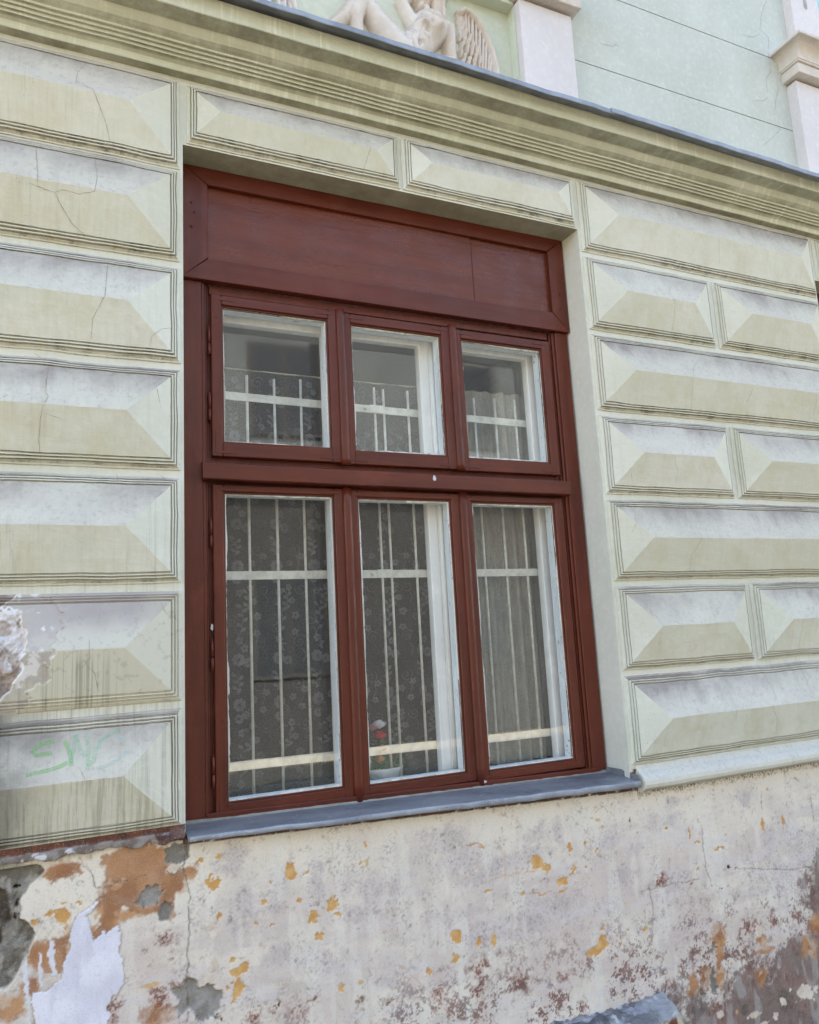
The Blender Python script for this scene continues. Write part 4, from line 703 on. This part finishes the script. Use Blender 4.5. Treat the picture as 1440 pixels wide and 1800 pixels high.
def rose(x,z,r):
    for q,(rr,n) in enumerate(((1.,8),(.62,6),(.3,4))):
        a0=rnd.uniform(0,6); 
        for k in range(n): petal(x+rr*r*.32*math.cos(a0+k*6.283/n),z+rr*r*.32*math.sin(a0+k*6.283/n),a0+k*6.283/n+.35,rr*r*.62,rr*r*.30,.0012+.0007*q)
def strokel(P_,w_):
    v=[];f=[]
    for i,(x,z) in enumerate(P_):
        a=P_[max(i-1,0)];b=P_[min(i+1,len(P_)-1)]; tx,tz=b[0]-a[0],b[1]-a[1]; l=math.hypot(tx,tz)+1e-9
        for s in(-1,1): v.append(lp(x-tz/l*w_*s/2,z+tx/l*w_*s/2))
        if i: k=2*i; f.append((k-2,k-1,k+1,k))
    lc.add(v,f)
def scroll(x,z,r,sg,rot,turns=1.4):
    P_=[]
    for i in range(34):
        t=i/33; a=rot+sg*turns*6.283*t; rr=r*(1-.86*t); P_.append((x+rr*math.cos(a),z+rr*math.sin(a)))
    strokel(P_,.0026)
def leafs(x,z,h,n=6):
    strokel([(x+.012*math.sin(t*3),z+h*t) for t in [i/12 for i in range(13)]],.003)
    for k in range(n): zz=z+h*(k+.4)/n; petal(x+.012*math.sin(3*(k+.4)/n),zz,math.pi/2+(.9 if k%2 else -.9),.025,.0075)
PX,PZ=.158,.54; LS=.67
for ix in range(-1,10):
    for iz in range(-1,5):
        ox=.40+ix*PX; oz=-.62+iz*PZ
        items=[]
        items+=[('L',ox+LS*.06,oz+LS*.20,LS*.17),('F',ox+LS*.055,oz+LS*.16,LS*.026),('F',ox+LS*.085,oz+LS*.115,LS*.026),('R',ox+LS*.05,oz+LS*.05,LS*.040),('R',ox+LS*.11,oz+LS*.03,LS*.034),('L',ox+LS*.10,oz+LS*.33,LS*.12),('F',ox+LS*.165,oz+LS*.20,LS*.024),('F',ox+LS*.17,oz+LS*.30,LS*.027),('F',ox+LS*.15,oz+LS*.39,LS*.022),
                ('S',ox+LS*.19,oz+LS*.14,LS*.042,1,.5),('S',ox+LS*.02,oz+LS*.27,LS*.040,-1,2.),('S',ox+LS*.205,oz+LS*.46,LS*.036,1,3.),('F',ox+LS*.13,oz+LS*.47,LS*.025),('F',ox+LS*.06,oz+LS*.44,LS*.024),('R',ox+LS*.05,oz+LS*.60,LS*.042),('R',ox+LS*.095,oz+LS*.545,LS*.034),('R',ox+LS*.045,oz+LS*.52,LS*.030),('F',ox+LS*.14,oz+LS*.62,LS*.024),('F',ox+LS*.19,oz+LS*.56,LS*.022),('S',ox+LS*.17,oz+LS*.70,LS*.040,-1,1.),('F',ox+LS*.21,oz+LS*.66,LS*.022),('L',ox+LS*.03,oz+LS*.66,LS*.11)]
        for it in items:
            x,z=it[1],it[2]
            if not(.41<x<1.62 and -.53<z<1.11): continue
            if it[0]=='F': flower(x,z,it[3])
            elif it[0]=='R': rose(x,z,it[3])
            elif it[0]=='S': scroll(x,z,it[3],it[4],it[5]); strokel([(x+.3*it[3],z-it[3]),(x+.8*it[3],z-1.9*it[3]),(x+.4*it[3],z-2.9*it[3])],.003)
            else: leafs(x,z,it[3]) if z+it[3]<1.11 else None
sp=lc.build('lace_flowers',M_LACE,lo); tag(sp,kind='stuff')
hem=MB(); hem.tube([(.375,.395,1.156),(1.2,.395,1.152),(2.08,.395,1.156)],.0035,8); ro=hem.build('curtain_rod',M_BAR,lo)
for a,b,s_,nm in((1.535,2.08,21,'plain pale voile curtain with deep folds behind the right hand panes'),):
    po,_=cloth('voile_curtain',a,b,-.562,1.15,.360,.016,.075,s_,M_PLAIN); tag(po,nm,'curtain')
# ================================================================= FLOWER POT on the inner sill
fp=empty('flower_pot',(1.20,.42,-.585)); tag(fp,'small white bowl of artificial roses and ivy behind the grille in the middle pane','flower pot')
FI=Matrix.Translation((-1.20,-.42,.585))
def fown(mb_,name,mt,label=None):
    o=mb_.build(name,mt); o.parent=fp; o.matrix_parent_inverse=FI
    if label: o['label']=label
    return o
b_=MB(); rg=[[(1.20+r*math.cos(q),.425+r*.62*math.sin(q),z) for q in [2*math.pi*j/20 for j in range(20)]] for r,z in((.045,-.584),(.07,-.560),(.084,-.535),(.088,-.522),(.084,-.522),(.07,-.54))]
b_.rings(rg,0,True,True,True); fown(b_,'bowl',simple('white_glazed_bowl',L4(220,222,218),.3))
lf=MB(); rnd=random.Random(3)
for k in range(170):
    x=1.195+rnd.gauss(0,.045); z=-.525+abs(rnd.gauss(0,.045)) ; y=.42+rnd.uniform(-.028,.03); a=rnd.uniform(0,6.28); l=rnd.uniform(.015,.03); t=rnd.uniform(-.5,.5)
    ca,sa=math.cos(a),math.sin(a); lf.add([(x,y,z),(x+l*.5*ca-l*.28*sa,y+t*.01,z+l*.5*sa+l*.28*ca),(x+l*ca,y+t*.02,z+l*sa),(x+l*.5*ca+l*.28*sa,y-t*.01,z+l*.5*sa-l*.28*ca)],[(0,1,2,3)])
fown(lf,'foliage',simple('plastic_ivy_green',L4(66,112,68),.6,var=.3,sc=30))
def bloom(x,y,z,r,col,nm,tilt=0.):
    m_=MB()
    for lay,(n,rr,op) in enumerate(((4,.35,.15),(5,.6,.45),(6,.85,.85),(6,1.,1.2))):
        a0=rnd.uniform(0,6)
        for k in range(n):
            a=a0+k*6.283/n; rg=[]
            for i in range(5):
                u=i/4; rad=r*rr*(math.sin(u*1.45)*(.55+.35*op)); h=r*(.15+1.1*u*(1.15-.35*op))-r*.5
                row=[]
                for j in range(5):
                    b=a+(j/4-.5)*1.5*(.35+.65*math.sin(u*2.3+.3)); row.append((x+rad*math.cos(b)+tilt*h,y+rad*math.sin(b),z+h-(.12*r*abs(j/4-.5)*2)*u))
                rg.append(row)
            m_.rings(rg,0,False,True,False)
    fown(m_,'rose',simple(nm,col,.6,var=.12),nm.replace('_',' '))
bloom(1.183,.405,-.395,.030,L4(224,24,52),'crimson_rose'); bloom(1.186,.418,-.352,.033,L4(245,244,248),'white_rose'); bloom(1.152,.42,-.362,.028,L4(206,130,138),'pink_rose'); bloom(1.190,.405,-.452,.032,L4(240,156,112),'peach_rose'); bloom(1.172,.400,-.488,.030,L4(216,160,104),'apricot_rose'); bloom(1.245,.41,-.477,.022,L4(150,26,44),'dark_red_rose')
st=MB()
for x,z in((1.183,-.41),(1.186,-.37),(1.152,-.38),(1.19,-.47),(1.245,-.49)): st.tube([(1.195,.425,-.54),((x+1.195)/2,.425,(z-.54)/2),(x,.42,z)],.0018,5)
fown(st,'stems',bpy.data.materials['plastic_ivy_green'])

fp.location=(1.165,.335,-.5715); fp.scale=(.96,.96,.965)
# ================================================================= PLINTH: layers of old paint and plaster as one height field
def axis(a,b,lo,hi,f,c): return np.unique(np.round(np.concatenate([np.arange(a,lo,c),np.arange(lo,hi,f),np.arange(hi,b+c*.5,c)]),5))
def height(X,Z):
    wx=X+(fbm(X,Z,26,101)-.5)*.032; wz=Z+(fbm(X,Z,26,202)-.5)*.032; fx=X+(fbm(X,Z,75,103,3)-.5)*.014; fz=Z+(fbm(X,Z,75,204,3)-.5)*.014
    n=X.shape; col=np.ones(n+(3,))*lin((228,218,204)); H=(fbm(X,Z,3.2,1,3)-.5)*.010+(fbm(X,Z,17,2,3)-.5)*.0028
    def put(mask,c,c2=None,sc=30,seed=7):
        nonlocal col
        cc=lin(c)
        if c2 is not None: t=sst(.35,.65,fbm(X,Z,sc,seed))[...,None]; cc=cc*(1-t)+lin(c2)*t
        m_=np.clip(mask,0,1)[...,None]; col=col*(1-m_)+cc*m_
    low=sst(-.62,-.95,Z+(fbm(X,Z,4,31)-.5)*.5)
    put(low*.75,(222,211,200),(208,196,188),9)
    sm_=sst(.50,.68,fbm(X*.55+Z*.2,Z*2.6,9,120,5,.6))*sst(-.70,-.85,Z); put(sm_*.45,(192,180,178)); sm2=sst(.52,.68,fbm(X*2.8,Z*.7,7,121,5,.6)); put(sm2*.35,(232,224,214))
    put(sst(.45,.62,fbm(X,Z,6,55))*sst(-.75,-.95,Z)*.55,(206,188,182))
    N1=(fbm(X,Z,95,811,5,.62)-.5)*2.1; N2=(fbm(X,Z,34,812,6,.62)-.5)*1.7
    def spots(lst,soft,hard,use=(wx,wz),e=.25):
        m_=np.zeros(n)
        for cx,cz_,rx,rz in lst:
            nz_=N1 if max(rx,rz)<.022 else N2
            d=np.hypot((use[0]-cx)/max(rx,.002),(use[1]-cz_)/max(rz,.002))+nz_; m_=np.maximum(m_,sst(1+e,1-e,d)) if hard else np.maximum(m_,sst(1.5,.3,d))
        return m_
    speck=fbm(X,Z,150,71,3,.7); mid=fbm(X,Z,38,72,4,.65)
    lil=spots(LIL,0,False)
    put(lil*sst(.35,.62,mid+.22*lil)*.62,(190,178,178),(204,194,194),22)
    # brushed lime wash, worn in vertical swipes
    put(sst(.55,.7,fbm(X*3.5,Z*.8,5,88,4))*.5,(228,222,212)); put(sst(.56,.7,fbm(X*.9+Z*.3,Z*4,7,89,4))*sst(-.7,-.9,Z)*.45,(214,206,206))
    put(sst(.50,.70,speck)*np.maximum(lil*.6,sst(.55,.68,fbm(X*1.5,Z*.7,9,90))*.6)*.55,(138,122,126))
    grd=sst(.35,1.25,(X-2.25)*.62+(-1.14-Z)*2.2+(fbm(X,Z,6,44,5)-.5)*1.5)
    rust=np.maximum(spots(RUST,0,False),0)
    lowr=sst(-1.02,-1.4,Z)
    rs=sst(.50,.58,mid*.55+speck*.45)*np.maximum(rust,lowr*sst(.45,.6,fbm(X,Z,10,45)))
    put(rust*sst(.38,.6,mid)*.6,(178,140,124)); put(rs*.85,(122,66,52),(96,60,58),16)
    br=sst(.40,.66,grd*.44+mid*.46+speck*.24); put(br*.85,(124,88,80),(104,82,76),8)
    put(br*sst(.56,.66,fbm(X*2.2,Z*.6,11,46))*.7,(168,162,160)); put(br*sst(.6,.75,fbm(X,Z,13,47))*.5,(70,66,58)); put(br*sst(.58,.64,speck)*.5,(150,130,120))
    org=spots(ORG,0,False); oh=spots(ORG,0,True)
    put(np.clip(org*1.5,0,1)*sst(.30,.5,mid+org*.25)*.9,(190,138,92),(160,104,66),14)
    put(sst(.56,.66,fbm(X,Z,18,48))*org*.6,(206,190,172))
    for P_ in OPOLY: put(sst(-.006,.006,sdpoly(wx+(fx-X),wz+(fz-Z),P_)+(mid-.5)*.05)*.88,(178,128,90),(154,106,74),17)
    # chips down to the ochre coat
    oc=spots(OC,0,True,(fx+(wx-X)*.7,fz+(wz-Z)*.7),.10)
    rim=spots(OC,0,True,(fx+(wx-X)*.7,fz+(wz-Z)*.7),.32); put((rim*(1-oc))*.6,(232,224,212)); put(oc,(216,172,112),(204,152,92),40); H-=oc*.0024
    # scattered fine chips everywhere
    cell=vn(X*21,Z*21,300); put(sst(.955,.975,cell)*sst(.45,.6,fbm(X,Z,3,301))*.9,(210,170,120))
    pl_=spots(PALE,0,True,(fx,fz),.12); rim=spots(PALE,0,True,(fx,fz),.3); put(rim*(1-pl_)*.5,(120,104,92)); put(pl_,(226,212,198),(210,194,178),40); H+=pl_*.0012
    mt_=spots(MORT,0,True,(fx+(wx-X),fz+(wz-Z)),.08); rim=spots(MORT,0,True,(fx+(wx-X),fz+(wz-Z)),.22); put(rim*(1-mt_),(216,198,176)); put(mt_,(156,152,148),(134,130,124),26); H-=mt_*(.010+.008*(fbm(X,Z,40,61,5,.6)-.5))
    # torn white coat
    sx_=X+(fbm(X,Z,34,401,5,.65)-.5)*.030; sz_=Z+(fbm(X,Z,34,402,5,.65)-.5)*.030
    sd=sdpoly(sx_,sz_,WHITE); wm=sst(-.001,.001,sd); put(sst(-.008,0,sd)*(1-wm)*.6,(150,128,108)); put(wm,(232,230,242),(218,216,230),12); put(wm*sst(.5,.7,fbm(X*4,Z*.6,12,403))*.35,(198,196,208)); H+=wm*.0022
    for P_ in WHITE2: sd=sdpoly(fx,fz,P_); wm2=sst(-.001,.001,sd); put(wm2,(216,216,224)); H+=wm2*.0015
    # bare stone and mortar at the left edge
    for P_ in STONE:
        sd=sdpoly(wx,wz,P_); s_=sst(-.0015,.002,sd); r_=sst(-.006,-.001,sd)*(1-s_); put(r_*.8,(206,196,180)); 
        nn=fbm(X,Z,16,501,5,.6); put(s_,(150,146,138),(118,112,104),20); put(s_*sst(.52,.46,nn)*sst(.47,.52,nn+.02)*.8,(70,64,58)); H+=s_*(-.016+.045*(nn-.5)); put(s_*sst(.6,.7,fbm(X,Z,28,503))*.6,(176,172,166))
    for P_ in STONE2: sd=sdpoly(wx,wz,P_); s_=sst(-.002,.004,sd); nn=fbm(X,Z,24,505,5,.6); put(s_*.9,(78,70,62),(112,100,86),30); H+=s_*(-.02+.03*(nn-.5))
    for k,P_ in enumerate(PCR): d=sdline(fx,fz,P_); w_=(.0011 if k else .0017)*(.6+.9*fbm(X,Z,30,77,2)); m_=sst(w_*1.3,w_*.3,d); put(m_*.6,(104,88,76)); H-=m_*.003; put(sst(.006,.001,d)*(1-m_)*.25,(150,132,116))
    for P_ in SCR: d=sdline(X,Z,P_); m_=sst(.0022,.0008,d)*sst(.35,.5,fbm(X,Z,50,66)); put(m_*.7,(206,160,120) if P_[0][0]<1.95 else (170,112,96))
    dk=spots(DARKS,0,True,(fx,fz),.15); put(dk,(30,26,24)); H-=dk*.004
    # dark brown line directly under the sill, ragged
    zs_=-.605-.0355*(X-.34); m_=((X>.33)&(X<2.17))*sst(-.006,-.004-.0,Z-zs_)*sst(-.05,-.01,Z-zs_+(fbm(X,Z,24,71)-.5)*.06); put(m_*sst(.42,.56,mid*.6+speck*.4+.12*sst(-.03,-.0,Z-zs_)),(112,72,58),(84,66,54),22)
    m_=(X>2.16)*sst(-.03,-.0,Z+.685+(fbm(X,Z,30,73)-.5)*.03); put(m_*sst(.5,.6,speck)*.8,(110,90,78))
    # stumps of the broken moulding on the left pier
    L_=sst(.338,.330,X); e=.006*(fbm(X,Z*0,30,600)-.5)
    a=sst(-.592+0,-.588,Z+(fbm(X,Z,22,601)-.5)*.030); up=sst(-.5665,-.5645,Z+e)
    nn=fbm(X,Z,26,602,5,.6); col_=L_*a*(1-up); put(col_,(150,142,138),(116,104,98),24); put(col_*sst(.60,.68,nn),(206,204,208)); put(L_*up,(112,66,50),(86,56,44),26)
    H+=L_*a*(.010+.018*nn)*(1-.75*up)
    c0=sdpoly(wx,wz,[(.235,-.565),(.30,-.555),(.336,-.56),(.336,-.60),(.25,-.592)]); m_=sst(-.001,.003,c0); put(m_*L_,(112,84,78),(84,60,56),30); H+=m_*.006*L_
    return H,col
xx=axis(X0,X1,-.30,3.40,.0032,.05); zz=axis(GZ-.02,-.546,-1.80,-.546,.0032,.03)
XP,ZP=np.meshgrid(xx,zz); HH,CC=height(XP,ZP)
keep=~((ZP>-.601-.0)&(XP>.337))|((XP>2.14)&(ZP<-.60)); 
# the sheet stops under the sills and at the wall foot on the right pier
msk=((XP<=.3385)|(ZP<-.585)); msk2=((XP>-1.285)|(ZP<-.585)); mm=msk&msk2&((XP<=.3385)|(XP>2.15)|(ZP<-.590-.031*(XP-.34)))
F_ok=mm[:-1,:-1]&mm[1:,:-1]&mm[:-1,1:]&mm[1:,1:]
i=np.arange(XP.size).reshape(XP.shape); F=np.stack([i[:-1,:-1],i[:-1,1:],i[1:,1:],i[1:,:-1]],-1)[F_ok]
V=np.stack([XP,-.004-HH,ZP],-1).reshape(-1,3)
own(mesh_obj('plinth',V,F,M_PL,smooth=True,col=CC.reshape(-1,3)),None,'plinth of peeling cream, lilac, ochre and brown paint layers')
# ---- broken stone ledge at the foot of the plinth
lx=np.arange(.55,2.2501,.006); prof_=[(.02,-1.452),(-.02,-1.452),(-.06,-1.458),(-.10,-1.466),(-.125,-1.478),(-.128,-1.50),(-.126,-1.56),(-.12,-1.64),(-.115,-1.80),(-.115,GZ)]
pp_=[]
for a,b in zip(prof_[:-1],prof_[1:]):
    n_=max(1,int(math.hypot(b[0]-a[0],b[1]-a[1])/.006)); pp_+= [(a[0]+(b[0]-a[0])*t/n_,a[1]+(b[1]-a[1])*t/n_) for t in range(n_)]
pp_.append(prof_[-1]); pa=np.array(pp_); LX,SI=np.meshgrid(lx,np.arange(len(pa))); LY=pa[SI.astype(int),0]; LZ=pa[SI.astype(int),1]; ar=np.linspace(0,1,len(pa))[SI.astype(int)]
endx=2.195-.05*sst(0,-.13,LY)*0; sh=sst(2.10,2.25,LX)
nn=fbm(LX,LY*1.6+LZ,13,701,5,.6); top=(LZ>-1.49)
LZ2=LZ+(np.abs(nn-.5)*2-.25)*.034*top+(fbm(LX,LY,55,711,3)-.5)*.012*top-.10*sst(2.17,2.235,LX+.02*(nn-.5)+.25*np.clip(-LY-.07,0,.1))*1.0-.022*(fbm(LX,LY,5,9)-.4)*top; LY2=LY+(fbm(LX,LZ,15,702)-.5)*.022*(~top)+.09*sst(2.18,2.24,LX)*(LY<0)
cl=np.ones(LX.shape+(3,))*lin((108,108,112)); 
def lput(m_,c):
    global cl
    m_=np.clip(m_,0,1)[...,None]; cl=cl*(1-m_)+lin(c)*m_
lput(sst(.48,.6,fbm(LX,LY,20,705)),(146,148,156)); lput(sst(.40,.33,nn)*.7,(74,74,78)); lput(sst(2.02,2.10,LX+.06*(nn-.5))*top,(150,152,156)); lput((~top)*1.,(196,182,156)); lput((~top)*sst(.48,.55,fbm(LX,LZ,24,706)),(112,70,58)); lput(sst(.62,.68,fbm(LX,LY,30,708))*top,(176,178,180))
lput(sst(-.03,-.0,LY)*top*sst(.45,.6,nn)*.8,(120,100,84))
own(gridmesh(LX,LY2,LZ2,m_attr('weathered_ledge_stone',.9,.002),'stone_ledge',cl),None,'broken grey stone ledge at the foot of the plinth')
# ================================================================= HOUSE ACROSS THE STREET (only mirrored in the panes)
opp=empty('opposite_house',(2,-10.4,GZ)); tag(opp,'grey town house across the street, seen only as a dim mirror image in panes','house')
OI=Matrix.Translation((-2,10.4,-GZ))
def oown(o): o.parent=opp; o.matrix_parent_inverse=OI; return o
q=MB(); q.box(-14,18,-17,-10.42,2.98,7.2,.01); oown(q.build('upper_wall',simple('opposite_upper_plaster',L4(112,120,126),.9,var=.12,sc=1.2)))
q=MB(); q.box(-14,18,-17,-10.42,GZ,2.9795,.01); oown(q.build('wall',simple('opposite_plaster',L4(70,72,76),.9,var=.1,sc=1.5)))
q=MB(); q.box(-14.3,18.3,-17.3,-10.0,7.2,7.45,.02); q.box(-14.1,18.1,-10.42,-10.3,2.88,3.08,.02); oown(q.build('cornice',simple('opposite_trim',L4(84,85,88),.85)))
q=MB(); q.add([(-14.3,-10.0,7.45),(18.3,-10.0,7.45),(18.3,-13.6,9.0),(-14.3,-13.6,9.0),(-14.3,-17.3,7.45),(18.3,-17.3,7.45)],[(0,1,2,3),(3,2,5,4)]); oown(q.build('roof',simple('opposite_roof',L4(84,86,88),.9)))
f0=None
for ix in range(8):
    for iz,(z0,z1) in enumerate(((-.6,1.3),(3.9,5.8))):
        x=-12.4+ix*4.0
        if f0 is None:
            f=MB(); f.box(x-.7,x+.7,-10.42,-10.36,z0,z1,.01); f0=oown(f.build('opposite_window',simple('opposite_frame',L4(78,80,82),.6))); g=MB()
            for a,b in((x-.62,x-.03),(x+.03,x+.62)): g.box(a,b,-10.362,-10.352,z0+.08,z1-.08,0)
            g0=oown(g.build('opposite_pane',simple('opposite_glass',L4(58,64,72),.4))); g0.parent=f0; g0.matrix_parent_inverse=Matrix.Identity(4); bx0,bz0=x,z0
        else:
            c=f0.copy(); C.objects.link(c); c.location=(x-bx0,0,z0-bz0); c.parent=opp; c.matrix_parent_inverse=OI.copy(); d=g0.copy(); C.objects.link(d); d.parent=c
